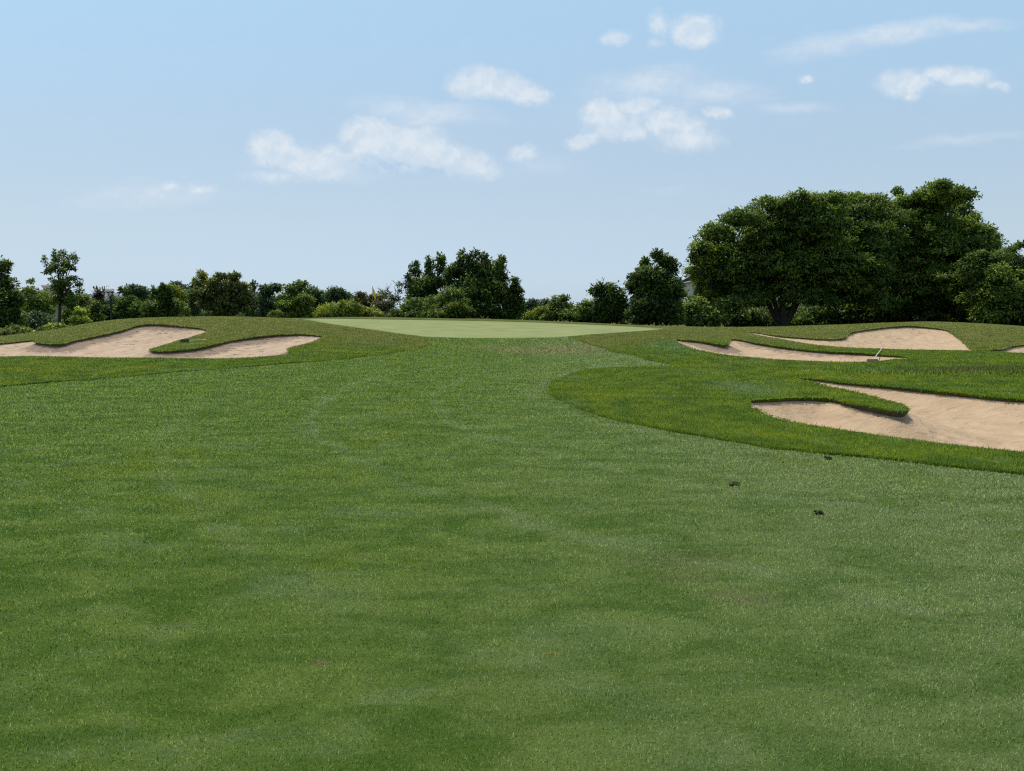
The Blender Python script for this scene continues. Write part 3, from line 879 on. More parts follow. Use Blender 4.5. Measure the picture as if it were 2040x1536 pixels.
# ------------------------------------------------------------------ foliage materials
def leaf_mat(name, col, trans=.24, var=.58):
    m = bpy.data.materials.new(name); m.use_nodes = True
    t = NT(m.node_tree)
    rnd = t.n('ShaderNodeNewGeometry').outputs['Random Per Island']
    cl = t.attr('clump')
    c = t.mix(1.0, (*col, 1), t.mix(cl, (1 - var, 1 - var * .8, 1 - var * .6), (1 + var, 1 + var * .8, 1 + var * .4)), 'MULTIPLY')
    c = t.mix(1.0, c, t.mix(rnd, (.65, .7, .8), (1.35, 1.3, 1.2)), 'MULTIPLY')
    gn = t.n('ShaderNodeNewGeometry').outputs['Normal']
    nm = t.n('ShaderNodeVectorMath', operation='ADD'); t.set(nm.inputs[0], t.vmul(gn, (.35, .35, .35)))
    t.set(nm.inputs[1], t.n('ShaderNodeAttribute', attribute_name='leaf_normal').outputs['Vector'])
    nn = t.n('ShaderNodeVectorMath', operation='NORMALIZE'); t.set(nn.inputs[0], nm.outputs[0])
    d = t.n('ShaderNodeBsdfPrincipled', {'Base Color': c, 'Roughness': .55, 'Specular IOR Level': .15, 'Normal': nn.outputs[0]})
    tr = t.n('ShaderNodeBsdfTranslucent', {'Color': t.mix(1.0, c, (1.5, 1.5, .45), 'MULTIPLY')})
    mx = t.n('ShaderNodeMixShader', {0: trans, 1: d.outputs[0], 2: tr.outputs[0]})
    t.n('ShaderNodeOutputMaterial', {0: mx.outputs[0]})
    return m
M_BARK = noise_mat('bark', (.030, .024, .019), (.075, .06, .048), 5)
LEAF = {}
def leafm(key):
    if key not in LEAF:
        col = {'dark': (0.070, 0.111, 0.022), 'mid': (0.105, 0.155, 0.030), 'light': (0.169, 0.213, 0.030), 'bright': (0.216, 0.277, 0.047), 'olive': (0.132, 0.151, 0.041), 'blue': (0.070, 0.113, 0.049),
               'maroon': (0.070, 0.054, 0.035), 'brown': (0.095, 0.095, 0.041), 'locust': (0.115, 0.169, 0.030), 'far': (0.076, 0.124, 0.065)}[key]  # far: blue of distance haze painted into the leaf colour
        LEAF[key] = leaf_mat(key + '_leaves', col)
    return LEAF[key]

def crown_mesh(lobes, d, leaf_px, cover, seed, droop=.3, thick=.85, spread=.5, inner=.45, layered=.6, bough=3.6):
    """leaf sprays gathered in clumps through the volume of the lobes; returns verts, quads, clump tone"""
    g = np.random.default_rng(seed)
    s = d / F
    Vs, Cs, Ns = [], [], []
    xs = [l[0] for l in lobes]; halfw = max(4, (max(l[0] + l[2] for l in lobes) - min(l[0] - l[2] for l in lobes)) / 2)
    xm = (max(l[0] + l[2] for l in lobes) + min(l[0] - l[2] for l in lobes)) / 2
    cents = []
    for lb in lobes:
        px, py, rx, ry = lb[:4]
        # lobes near the crown's outline sit at mid depth, others spread to front and back
        q = 1 - min(1, abs(px - xm) / halfw) ** 2
        dd = g.uniform(-1, 1) * spread * halfw * s * math.sqrt(max(q, 0.05))
        if len(lb) > 4: dd = lb[4] * halfw * s
        c = at(px, py, d + dd)
        R = np.array([rx * s, max(min(rx, ry * 1.3), .6 * rx) * s * thick, ry * s]) * (d + dd) / d
        cents.append(c)
        bR = min(leaf_px * bough * g.uniform(.8, 1.2), max(rx * .75, leaf_px * 1.3))          # bough radius in px
        bH = bR * layered
        nC = max(3, int(cover * 1.45 * (math.pi * rx * ry) / (math.pi * bR * bH)))
        n = g.normal(size=(nC, 3)); n[:, 2] += .15; n /= np.linalg.norm(n, axis=1)[:, None]
        rad = inner + (1 - inner) * g.random(nC) ** .5
        rad *= 1 + g.normal(0, .07, nC)
        sc = g.uniform(.55, 1.3, nC)
        tip = g.random(nC) < .22                           # small sprays that stick out of the outline
        rad = np.where(tip, g.uniform(1.02, 1.26, nC), rad); sc = np.where(tip, g.uniform(.3, .6, nC), sc)
        cc = c + n * rad[:, None] * R * np.maximum(.25, 1 - .55 * bR * s / R)
        tone = np.clip(.5 + .28 * g.normal(size=nC) + .1 * g.normal(), 0, 1)
        m = int(np.clip(1.35 * math.pi * bR * bH / (leaf_px ** 2 * .24), 18, 150))
        C = np.repeat(cc, m, 0); O = np.repeat(n * (R / R.max()), m, 0); T = np.repeat(tone, m); S_ = np.repeat(sc, m)[:, None]
        N = len(C)
        w_ = g.normal(size=(N, 3)); w_ /= np.linalg.norm(w_, axis=1)[:, None]
        w_ *= (g.random(N) ** .42)[:, None]
        off = w_ * S_ * np.array([bR * s, bR * s, bH * s])
        off[:, 2] -= droop * .5 * (np.hypot(off[:, 0], off[:, 1]) ** 2) / (bR * s * S_[:, 0]) + .0
        p = C + off
        clr = bR
        L = leaf_px * s * g.uniform(.45, 1.6, N)
        t = g.normal(size=(N, 3)) * .8 + O * .6 + w_ * .6
        t[:, 2] -= droop
        t /= np.linalg.norm(t, axis=1)[:, None]
        nr = g.normal(size=(N, 3)) * .55 + O * .35; nr[:, 2] += .75
        sd = np.cross(t, nr); sd /= np.maximum(np.linalg.norm(sd, axis=1), 1e-6)[:, None]
        up = np.cross(sd, t)
        Wd = L * g.uniform(.34, .55, N)
        mid = p + t * (L * .5)[:, None] + up * (L * .10)[:, None]
        cn = w_ * np.array([.8, .8, 1.1]) + O * .45 + np.array([0, 0, .35]) + g.normal(0, .25, (N, 3))
        cn /= np.linalg.norm(cn, axis=1)[:, None]
        Ns.append(np.repeat(cn, 4, 0))
        v = np.stack([p, mid + sd * (Wd / 2)[:, None], p + t * L[:, None], mid - sd * (Wd / 2)[:, None]], 1)
        Vs.append(v.reshape(-1, 3)); Cs.append(np.repeat(T, 4))
    V = np.vstack(Vs); Cc = np.concatenate(Cs)
    return V, np.arange(len(V)).reshape(-1, 4), (Cc, np.vstack(Ns)), cents

NTREE = [0]
def tree(name, label, cat, d, base, lobes, leaf='mid', leaf_px=6.5, cover=3.2, group=None, trunk_w=None, stems=1, limbs=True, droop=.3, spread=.5, inner=.45, layered=.55, bough=3.4, twigs=0, fork=.35, skirt=True):
    NTREE[0] += 1
    sd = 100 + NTREE[0]
    rnd = random.Random(sd)
    x0 = (base - 1020) / F * d * 1.0
    p0 = at(base, 640, d); z0 = hz(p0[0], d)
    root = empty(name, (p0[0], d, z0))
    tag(root, label, cat, group)
    if skirt:                                              # foliage down to the ground
        yg = 612 + (EYE - z0) / d * F
        a0, a1 = min(l[0] - l[2] for l in lobes), max(l[0] + l[2] for l in lobes)
        hw_ = (a1 - a0) / 2
        n_ = max(1, int(round(hw_ / 26)))
        lobes = list(lobes) + [((a0 + a1) / 2 + hw_ * .72 * (2 * (k + .5) / n_ - 1), yg - 11 - 5 * (k % 2), max(9, hw_ * .9 / n_), 15) for k in range(n_)]
    if inner >= .25 and len(lobes) > 2:                    # the body of the crown that joins the outer boughs
        wts = np.array([l[2] * l[3] for l in lobes], float); wts /= wts.sum()
        ax0, ax1 = min(l[0] - l[2] for l in lobes), max(l[0] + l[2] for l in lobes)
        ay0, ay1 = min(l[1] - l[3] for l in lobes), max(l[1] + l[3] for l in lobes)
        mx_, my_ = sum(l[0] * w_ for l, w_ in zip(lobes, wts)), sum(l[1] * w_ for l, w_ in zip(lobes, wts))
        lobes = list(lobes) + [(mx_, my_ + .06 * (ay1 - ay0), .34 * (ax1 - ax0), .31 * (ay1 - ay0), 0.0)]
    V, Q, C, cents = crown_mesh(lobes, d, leaf_px, cover, sd, droop=droop, spread=spread, inner=inner, layered=layered, bough=bough)
    off = np.array([p0[0], d, z0])
    make_mesh('crown', V - off, Q, leafm(leaf), parent=root, smooth=False, attrs={'clump': C[0], 'leaf_normal': C[1]})
    g = Geo()
    top = max(c[2] for c in cents); bot = min(c[2] for c in cents)
    H = top - z0
    tw = trunk_w or max(.06, H * .022)
    order = sorted(range(len(cents)), key=lambda i: -lobes[i][2] * lobes[i][3])
    def limb(a, b, r0, r1, sag=.0):
        pts_ = []
        a, b = Vector(a), Vector(b)
        side = Vector((rnd.uniform(-1, 1), rnd.uniform(-1, 1), 0)) * (b - a).length * .07
        for i in range(6):
            f = i / 5
            pts_.append(a.lerp(b, f) + side * math.sin(f * math.pi) + Vector((0, 0, 1)) * (b - a).length * .10 * math.sin(f * math.pi))
        g.tube(pts_, [r0 + (r1 - r0) * i / 5 for i in range(6)], 7)
    if stems == 1:
        cx = float(np.mean([c[0] for c in cents])) - off[0]
        hub = Vector((cx * .35, 0, (bot - z0) * .4 + H * .30))
        g.tube([(0, 0, -.3), (0, 0, .12), hub * .5 + Vector((rnd.uniform(-1, 1) * tw, 0, 0)), hub, Vector((cx * .7, 0, H * .85))], [tw * 1.5, tw * 1.1, tw, tw * .85, tw * .15], 9)
        hubs = [hub]
    else:
        hubs = []
        for k in range(stems):
            an = 2 * math.pi * (k + .3) / stems
            h_ = Vector((math.cos(an) * H * fork, math.sin(an) * H * fork * .6, H * rnd.uniform(.34, .5)))
            limb((math.cos(an) * tw * .4, math.sin(an) * tw * .4, -.2), h_, tw, tw * .5)
            hubs.append(h_)
        g.tube([(0, 0, -.3), (0, 0, .1), (0, 0, H * .12)], [tw * 2.2, tw * 1.7, tw * 1.2], 10)
    if limbs:
        for i in order[:14]:
            c = Vector(cents[i] - off)
            h_ = min(hubs, key=lambda q: (q - c).length)
            if c.z > .25 * h_.z: limb(h_ * rnd.uniform(.85, 1.0), c, tw * .42, tw * .08)
    for k in range(twigs):
        c = Vector(cents[rnd.randrange(len(cents))] - off)
        e = c + Vector((rnd.uniform(-1, 1), rnd.uniform(-.5, .5), rnd.uniform(.1, 1.1))) * H * .22
        limb(c - Vector((0, 0, H * .1)), e, .03, .012)
        for q in range(2):
            e2 = e + Vector((rnd.uniform(-1, 1), rnd.uniform(-.5, .5), rnd.uniform(-.1, .8))) * H * .09
            limb(c.lerp(e, .6), e2, .018, .008)
    g.build('trunk', M_BARK, root)
    return root

TG = 'trees along the left skyline'
MG = 'trees and bushes behind the green'
RG = 'trees on the right'
# ---- left edge
tree('maple_tree', 'big dark maple cut off by the left edge of the photo', 'tree', 56, -8, [(-5, 535, 18, 28), (14, 528, 9, 9), (-20, 565, 40, 25), (14, 572, 20, 22), (10, 607, 36, 28), (-30, 610, 40, 40), (2, 640, 46, 26), (32, 590, 14, 18)], 'dark', 7, group=TG)
tree('young_tree', 'tall slender airy tree with several pointed leaders and a bare lower trunk', 'tree', 70, 118, [(118, 530, 20, 26), (137, 527, 15, 28), (97, 535, 11, 20), (120, 562, 30, 22), (112, 582, 28, 18), (150, 562, 12, 14), (158, 578, 9, 9), (108, 600, 24, 15), (138, 596, 20, 16),
     (110, 507, 4, 10), (119, 506, 4, 10), (129, 508, 4, 11), (145, 512, 4, 12), (152, 516, 3, 12), (89, 517, 4, 7)], 'mid', 4.4, 1.3, group=TG, trunk_w=.14, inner=.15, layered=.8, bough=2.4, skirt=False)
tree('broadleaf_tree', 'mid green tree between the left edge maple and the slender airy tree', 'tree', 98, 72, [(60, 580, 12, 12), (75, 598, 24, 22), (58, 618, 26, 22), (86, 615, 24, 22), (62, 562, 5, 6)], 'mid', 5.5, group=TG)
tree('dark_shrub', 'blackish green shrub below the left tree gap, under the mid green tree', 'shrub', 84, 72, [(55, 642, 28, 16), (85, 640, 26, 18), (70, 632, 26, 16)], 'blue', 6, group=TG, limbs=False)
tree('broadleaf_tree', 'thin pale tree standing behind the slender airy tree', 'tree', 92, 148, [(148, 600, 20, 18), (160, 615, 20, 18), (138, 625, 22, 18), (165, 592, 10, 8)], 'mid', 5.2, 2.4, group=TG)
tree('light_shrub', 'sunlit yellow-green shrub just right of the slender tree trunk', 'shrub', 58, 160, [(160, 622, 13, 12), (150, 637, 12, 10), (170, 638, 10, 9)], 'bright', 4.6, group=TG, limbs=False)
tree('round_shrub', 'rounded dark shrub below the grey roof, left of the lamp post', 'shrub', 60, 187, [(187, 620, 17, 17), (199, 634, 13, 12), (176, 640, 14, 9), (192, 606, 9, 8)], 'mid', 5, group=TG, limbs=False)
tree('low_shrub', 'low bright ground shrub at the foot of the slender tree', 'shrub', 62, 105, [(98, 652, 16, 8), (110, 650, 12, 8), (128, 652, 10, 6)], 'bright', 4.4, group=TG, limbs=False)
tree('low_shrub', 'small yellow-green shrub beside the white stake', 'shrub', 50, 55, [(55, 661, 8, 8), (47, 665, 8, 6)], 'bright', 4, group=TG, limbs=False)
tree('low_shrub', 'grey-green low shrub at the left edge below the dark maple', 'shrub', 49, 12, [(0, 668, 16, 10), (18, 662, 18, 12), (32, 668, 10, 8), (-18, 668, 16, 12)], 'olive', 4.4, group=TG, limbs=False)
tree('low_shrub', 'low shrub between the maple and the white stake, darker than its neighbours', 'shrub', 53, 32, [(30, 655, 14, 9), (84, 658, 8, 6), (40, 660, 10, 7)], 'mid', 4.4, group=TG, limbs=False)
# ---- behind the lamp post
tree('purple_tree', 'dark reddish purple-leaved tree in front of the grey roof', 'tree', 105, 197, [(196, 584, 11, 12), (199, 602, 12, 16), (194, 615, 13, 14)], 'maroon', 4.6, group=TG)
tree('broadleaf_tree', 'mid green tree under the grey roof, left of the purple-leaved tree', 'tree', 100, 172, [(170, 600, 16, 12), (182, 606, 14, 14), (172, 618, 20, 14)], 'mid', 4.6, group=TG)
tree('broadleaf_tree', 'hazy green tree directly behind the lamp post', 'tree', 104, 225, [(222, 606, 16, 18), (232, 618, 20, 18), (212, 620, 14, 16), (238, 602, 12, 10)], 'blue', 5, group=TG)
tree('broadleaf_tree', 'feathery green tree right of the lamp post, in front of a dark round crown', 'tree', 100, 262, [(258, 604, 22, 18), (250, 620, 20, 16), (275, 615, 16, 18), (245, 578, 9, 9)], 'mid', 5, group=TG)
tree('round_tree', 'dark round-topped tree poking above the trees right of the lamp post', 'tree', 135, 273, [(272, 576, 22, 13), (264, 590, 18, 15), (288, 588, 15, 17)], 'blue', 4.2, group=TG)
tree('dense_tree', 'dense nearly black tree right of the lamp post on the mound crest', 'tree', 70, 322, [(310, 588, 12, 20), (328, 586, 13, 22), (314, 614, 28, 20), (342, 612, 18, 22), (326, 573, 7, 8), (298, 620, 16, 14)], 'dark', 6, 3.6, group=TG)
tree('broadleaf_tree', 'sunlit green tree leaning out from behind the nearly black tree', 'tree', 82, 352, [(350, 588, 20, 20), (360, 606, 18, 18), (366, 622, 12, 12), (338, 574, 14, 9)], 'light', 5, group=TG)
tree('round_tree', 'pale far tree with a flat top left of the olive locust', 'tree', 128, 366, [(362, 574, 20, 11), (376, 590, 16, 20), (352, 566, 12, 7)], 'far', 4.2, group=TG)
tree('spruce_tree', 'narrow dark bluish spruce on the left flank of the olive locust', 'tree', 96, 386, [(388, 568, 6, 14), (386, 590, 11, 16), (386, 614, 15, 18)], 'blue', 4.5, group=TG, limbs=False)
tree('locust_tree', 'rounded olive honey locust with a feathery crown, largest on the left', 'tree', 70, 443, [(402, 560, 15, 20), (412, 582, 24, 24), (450, 566, 32, 24), (476, 580, 22, 26), (426, 606, 34, 20), (466, 610, 30, 18), (489, 600, 11, 24), (402, 545, 8, 7), (440, 549, 14, 8), (467, 547, 14, 8), (425, 560, 16, 10)],
     'olive', 5.2, 3.0, group=TG, inner=.3, layered=.4)
tree('spruce_tree', 'slim dark bluish spruce on the right flank of the olive locust', 'tree', 94, 505, [(505, 568, 6, 12), (504, 590, 10, 18), (504, 616, 14, 18)], 'blue', 4.5, group=TG, limbs=False)
tree('locust_tree', 'bluish green locust with tiered branches right of the slim spruce', 'tree', 84, 540, [(540, 575, 23, 15), (528, 598, 20, 18), (546, 600, 22, 16), (538, 618, 28, 15), (524, 580, 10, 8)], 'blue', 5, 2.8, group=TG, layered=.35)
tree('locust_tree', 'taller green locust with tiered branches before the pale low bushes', 'tree', 78, 592, [(585, 574, 26, 11), (598, 565, 18, 7), (580, 592, 34, 15), (608, 596, 22, 15), (590, 616, 36, 16), (568, 606, 22, 12)], 'mid', 5, 2.8, group=TG, layered=.35)
tree('low_shrub', 'small pale shrub in front of the tiered locusts', 'shrub', 64, 552, [(553, 622, 14, 7), (543, 628, 10, 5)], 'light', 4, group=TG, limbs=False)
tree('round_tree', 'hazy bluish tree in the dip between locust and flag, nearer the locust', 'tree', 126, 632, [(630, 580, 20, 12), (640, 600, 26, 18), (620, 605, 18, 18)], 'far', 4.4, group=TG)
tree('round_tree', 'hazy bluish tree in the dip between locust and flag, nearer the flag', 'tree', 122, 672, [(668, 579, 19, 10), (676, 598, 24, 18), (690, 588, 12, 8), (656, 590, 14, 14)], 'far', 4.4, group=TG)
# ---- behind the green
tree('light_bush', 'pale green bush at the back of the green, leftmost of its row', 'shrub', 59, 648, [(648, 618, 20, 14), (636, 626, 12, 8), (664, 614, 14, 12)], 'light', 5, group=MG, limbs=False)
tree('light_bush', 'tall pale green bush in the middle of the row left of the flag', 'shrub', 58, 692, [(690, 611, 24, 15), (705, 616, 20, 14), (678, 622, 20, 10)], 'light', 5, group=MG, limbs=False)
tree('light_bush', 'pale green bush directly behind the flagstick', 'shrub', 59, 733, [(732, 621, 20, 11), (748, 626, 16, 8), (720, 618, 12, 12)], 'light', 5, group=MG, limbs=False)
tree('brown_bush', 'brownish olive twiggy shrub behind the yellow flag', 'shrub', 66, 745, [(718, 590, 15, 9), (745, 596, 26, 14), (762, 611, 26, 18), (736, 610, 24, 16), (706, 600, 10, 8)], 'brown', 4.4, 2.6, group=MG, inner=.2, twigs=10)
tree('bare_tree', 'half bare greyish tree with twigs against the sky right of the flag', 'tree', 74, 780, [(770, 585, 18, 12), (786, 592, 14, 16), (796, 575, 9, 14), (776, 610, 22, 16)], 'blue', 4.0, .9, group=MG, inner=.1, twigs=34)
tree('maple_tree', 'maple with three upright pointed tops right of the flag', 'tree', 61, 850, [(828, 545, 12, 24), (856, 536, 9, 26), (879, 534, 10, 26), (896, 548, 10, 18), (840, 572, 26, 20), (870, 570, 26, 22), (814, 562, 9, 18), (830, 592, 22, 18), (879, 514, 5, 8), (855, 515, 4, 8)], 'dark', 5.5, 3.0, group=MG, layered=.9, bough=2.8, droop=.05)
tree('maple_tree', 'tallest broad maple of the clump behind the green', 'tree', 59, 948, [(921, 520, 9, 18), (940, 527, 17, 20), (965, 532, 18, 20), (1000, 522, 7, 13), (985, 545, 20, 24), (945, 556, 40, 28), (975, 580, 36, 28), (930, 588, 30, 24), (960, 615, 45, 22), (1000, 605, 24, 26), (994, 532, 9, 14), (906, 558, 20, 32), (900, 540, 10, 16), (964, 510, 8, 8), (945, 506, 8, 7), (920, 504, 5, 6), (1004, 558, 10, 14)],
     'dark', 5.5, 3.2, group=MG, layered=.9, bough=2.8, droop=.05)
tree('dense_bush', 'broad bush spreading in front of the three-topped maple', 'shrub', 56, 862, [(830, 612, 34, 22), (874, 600, 34, 22), (900, 586, 22, 17), (850, 626, 45, 12), (922, 612, 28, 24), (800, 624, 20, 13), (890, 625, 40, 14)], 'mid', 5.6, 3.2, group=MG, limbs=False)
tree('broadleaf_tree', 'smaller tree at the right end of the clump behind the green', 'tree', 58, 1028, [(1026, 566, 10, 16), (1031, 590, 14, 22), (1034, 618, 12, 20), (1014, 586, 14, 20), (1010, 618, 20, 20)], 'dark', 5.6, group=MG)
tree('light_shrub', 'pale bluish shrub in the gap right of the maple clump', 'shrub', 140, 1064, [(1060, 628, 16, 10), (1075, 622, 12, 12), (1050, 634, 10, 8)], 'light', 4.4, group=MG, limbs=False)
tree('dense_bush', 'bush with a loose airy top right of the far woods gap', 'shrub', 59, 1116, [(1112, 595, 17, 8), (1126, 596, 10, 9), (1122, 607, 22, 12), (1104, 616, 20, 18), (1130, 620, 24, 18), (1092, 632, 18, 10), (1140, 632, 20, 10)], 'mid', 5, 2.6, group=MG, inner=.3)
tree('dense_bush', 'lower bush filling the space before the dark round tree', 'shrub', 60, 1163, [(1160, 617, 20, 15), (1165, 605, 12, 7), (1172, 630, 18, 14), (1150, 630, 14, 12)], 'mid', 5, group=MG, limbs=False)
# ---- right
tree('round_tree', 'small dark round-topped tree left of the taller blackish tree', 'tree', 60, 1208, [(1206, 572, 24, 14), (1186, 582, 13, 11), (1216, 590, 25, 20), (1200, 612, 26, 20), (1236, 600, 14, 26), (1196, 632, 24, 14), (1230, 625, 18, 20)], 'dark', 5.6, 3.4, group=RG)
tree('dense_tree', 'tall blackish dense tree beside the big spreading tree', 'tree', 57, 1308, [(1320, 516, 20, 18), (1284, 523, 10, 13), (1336, 535, 16, 24), (1296, 550, 34, 28), (1325, 570, 36, 30), (1274, 575, 26, 28), (1300, 612, 55, 30), (1345, 600, 22, 35), (1305, 505, 10, 9), (1258, 560, 10, 16)], 'dark', 6, 3.6, group=RG)
tree('hackberry_tree', 'huge spreading tree with a broad domed crown and several dark stems', 'tree', 68, 1560, [(1398, 492, 24, 18), (1428, 462, 36, 26), (1478, 432, 45, 26), (1540, 408, 50, 24), (1600, 404, 52, 28), (1650, 404, 48, 29), (1700, 406, 46, 30), (1738, 408, 36, 28), (1768, 428, 36, 30), (1510, 585, 46, 26, -.1), (1600, 590, 50, 14, -.2), (1398, 532, 32, 28), (1450, 500, 55, 38), (1530, 460, 65, 42), (1620, 440, 70, 42),
     (1710, 430, 60, 38), (1480, 552, 58, 34, 0.3), (1560, 520, 70, 40), (1650, 500, 75, 42, 0.05), (1620, 556, 70, 30, 0.3), (1408, 572, 32, 26), (1700, 548, 60, 34, 0.3), (1500, 590, 34, 20), (1392, 512, 20, 14), (1720, 590, 50, 24, 0.3), (1420, 600, 26, 20), (1450, 530, 50, 34), (1660, 585, 50, 24, 0.3), (1470, 585, 44, 24), (1560, 570, 60, 24, 0.3), (1590, 480, 60, 36), (1740, 470, 50, 40), (1560, 515, 160, 92, 0.1), (1470, 550, 88, 66, .15), (1680, 505, 95, 88, .15), (1690, 560, 46, 22, -.1), (1460, 600, 40, 18, -.25), (1640, 595, 44, 16, -.1), (1760, 600, 50, 22, .1), (1720, 520, 46, 24, -.2), (1740, 540, 50, 40, 0.3)], 'locust', 5.5, 3.4, group=RG, trunk_w=.26, stems=6, fork=.26, droop=.5, layered=.42, bough=4.2, spread=.62, skirt=False)
tree('hackberry_tree', 'tallest tree on the right with a high pointed tuft of crown', 'tree', 73, 1835, [(1850, 386, 38, 26), (1892, 386, 40, 27), (1802, 398, 26, 16), (1840, 410, 58, 28), (1905, 402, 32, 26), (1782, 430, 50, 28), (1870, 450, 60, 34), (1920, 440, 28, 28), (1800, 490, 60, 40, 0.1), (1880, 510, 60, 40), (1938, 492, 38, 34), (1958, 458, 26, 16), (1980, 470, 14, 11),
     (1840, 560, 70, 35, 0.3), (1920, 560, 60, 40), (1780, 560, 60, 35, 0.3), (1788, 380, 9, 9), (1928, 384, 12, 12), (1874, 366, 24, 14), (1800, 600, 60, 30, 0.3), (1890, 605, 60, 30, 0.3), (1935, 430, 16, 14), (1860, 485, 88, 84, .05), (1840, 565, 110, 70, .1), (1930, 545, 62, 70, .15), (1968, 515, 40, 52, .1), (1950, 470, 32, 30, 0), (1995, 575, 46, 50, .15), (1760, 480, 46, 40), (1850, 540, 60, 40, 0.3), (1750, 520, 50, 40, 0.3), (1780, 600, 60, 30, 0.3)], 'locust', 5.5, 3.4, group=RG, trunk_w=.34, droop=.5, layered=.42, spread=.6, bough=4.2, skirt=False)
tree('broadleaf_tree', 'tree cut off by the right edge of the photo', 'tree', 64, 2030, [(2012, 500, 18, 14), (2026, 528, 24, 24), (1990, 540, 24, 22), (2000, 580, 40, 32), (2030, 605, 36, 40), (1962, 590, 34, 24), (1985, 585, 62, 60, .2), (1945, 535, 34, 44, .3), (2060, 560, 46, 55), (1975, 620, 40, 28), (1988, 512, 28, 22, .15), (2030, 487, 10, 8), (2080, 610, 50, 40)], 'locust', 5.5, 3.4, group=RG, droop=.5, layered=.42, bough=4.2)
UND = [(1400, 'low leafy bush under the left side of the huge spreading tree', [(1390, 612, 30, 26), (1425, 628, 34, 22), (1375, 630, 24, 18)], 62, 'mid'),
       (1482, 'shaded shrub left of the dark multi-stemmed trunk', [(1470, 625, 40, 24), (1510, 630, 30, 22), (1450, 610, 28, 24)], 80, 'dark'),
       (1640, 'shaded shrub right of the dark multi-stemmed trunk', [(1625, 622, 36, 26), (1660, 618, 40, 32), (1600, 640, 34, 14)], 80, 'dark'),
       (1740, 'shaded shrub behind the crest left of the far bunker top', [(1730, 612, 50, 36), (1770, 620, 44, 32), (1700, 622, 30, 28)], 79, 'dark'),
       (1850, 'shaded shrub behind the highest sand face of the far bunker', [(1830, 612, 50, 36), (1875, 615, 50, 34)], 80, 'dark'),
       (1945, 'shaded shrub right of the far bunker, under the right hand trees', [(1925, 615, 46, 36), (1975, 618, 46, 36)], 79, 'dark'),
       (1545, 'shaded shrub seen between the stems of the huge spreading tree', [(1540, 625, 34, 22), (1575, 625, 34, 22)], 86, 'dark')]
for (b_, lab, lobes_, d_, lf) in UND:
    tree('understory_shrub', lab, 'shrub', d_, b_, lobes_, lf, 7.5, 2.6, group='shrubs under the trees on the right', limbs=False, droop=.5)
# ---- far woods
def woods(d, lobes, label, leaf_px, seed):
    V, Q, C, _ = crown_mesh(lobes, d, leaf_px, 3.0, seed, spread=.15)
    o = make_mesh('far_woods', V, Q, leafm('far'), smooth=False, attrs={'clump': C[0], 'leaf_normal': C[1]})
    tag(o, label, 'woods', kind='stuff')
g_ = random.Random(5)
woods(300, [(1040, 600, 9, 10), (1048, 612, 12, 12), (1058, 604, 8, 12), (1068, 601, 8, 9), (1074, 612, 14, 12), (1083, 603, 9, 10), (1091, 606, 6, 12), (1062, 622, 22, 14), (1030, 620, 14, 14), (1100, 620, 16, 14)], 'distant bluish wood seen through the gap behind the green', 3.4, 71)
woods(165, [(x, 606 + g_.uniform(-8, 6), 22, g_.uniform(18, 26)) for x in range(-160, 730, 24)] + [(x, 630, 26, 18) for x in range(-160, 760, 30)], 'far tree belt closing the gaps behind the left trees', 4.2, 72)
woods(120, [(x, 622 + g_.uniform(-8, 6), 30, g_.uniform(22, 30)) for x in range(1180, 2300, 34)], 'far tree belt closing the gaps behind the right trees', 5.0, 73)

# ------------------------------------------------------------------ built things
def paint(name, col, rough=.5, metal=0.0, spec=.4):
    m = bpy.data.materials.new(name); m.use_nodes = True
    t = NT(m.node_tree)
    co = t.n('ShaderNodeTexCoord').outputs['Object']
    n = t.noise(co, 9, 4, .6)
    c = t.mix(t.ramp(n, .3, .7, 0, .35), col, tuple(v * .78 for v in col))
    b = t.n('ShaderNodeBsdfPrincipled', {'Base Color': c, 'Roughness': rough, 'Metallic': metal, 'Specular IOR Level': spec})
    t.n('ShaderNodeOutputMaterial', {0: b.outputs[0]})
    return m
M_BLACK = paint('black_paint', (.012, .013, .014), .45)
M_WHITE = paint('white_plastic', (.78, .78, .75), .5)
def frosted(name, col):
    m = bpy.data.materials.new(name); m.use_nodes = True
    t = NT(m.node_tree)
    d = t.n('ShaderNodeBsdfPrincipled', {'Base Color': (*col, 1), 'Roughness': .35})
    tr = t.n('ShaderNodeBsdfTranslucent', {'Color': (*col, 1)})
    mx = t.n('ShaderNodeMixShader', {0: .6, 1: d.outputs[0], 2: tr.outputs[0]})
    t.n('ShaderNodeOutputMaterial', {0: mx.outputs[0]})
    return m
M_GLASS = frosted('frosted_lamp_glass', (.94, .94, .92))
M_YELLOW = paint('yellow_cloth', (.72, .50, .03), .8)
M_POLE = paint('pole_yellow', (.20, .20, .06), .5)
M_WOOD = paint('pale_handle', (.42, .42, .36), .5)
M_RAKE = paint('rake_grey', (.16, .14, .13), .6)
M_RAKEG = paint('rake_green', (.03, .05, .035), .6)

def ground_at(px, py):
    p = project([(px, py)])[0]
    return p[0], p[1], hz(*p)

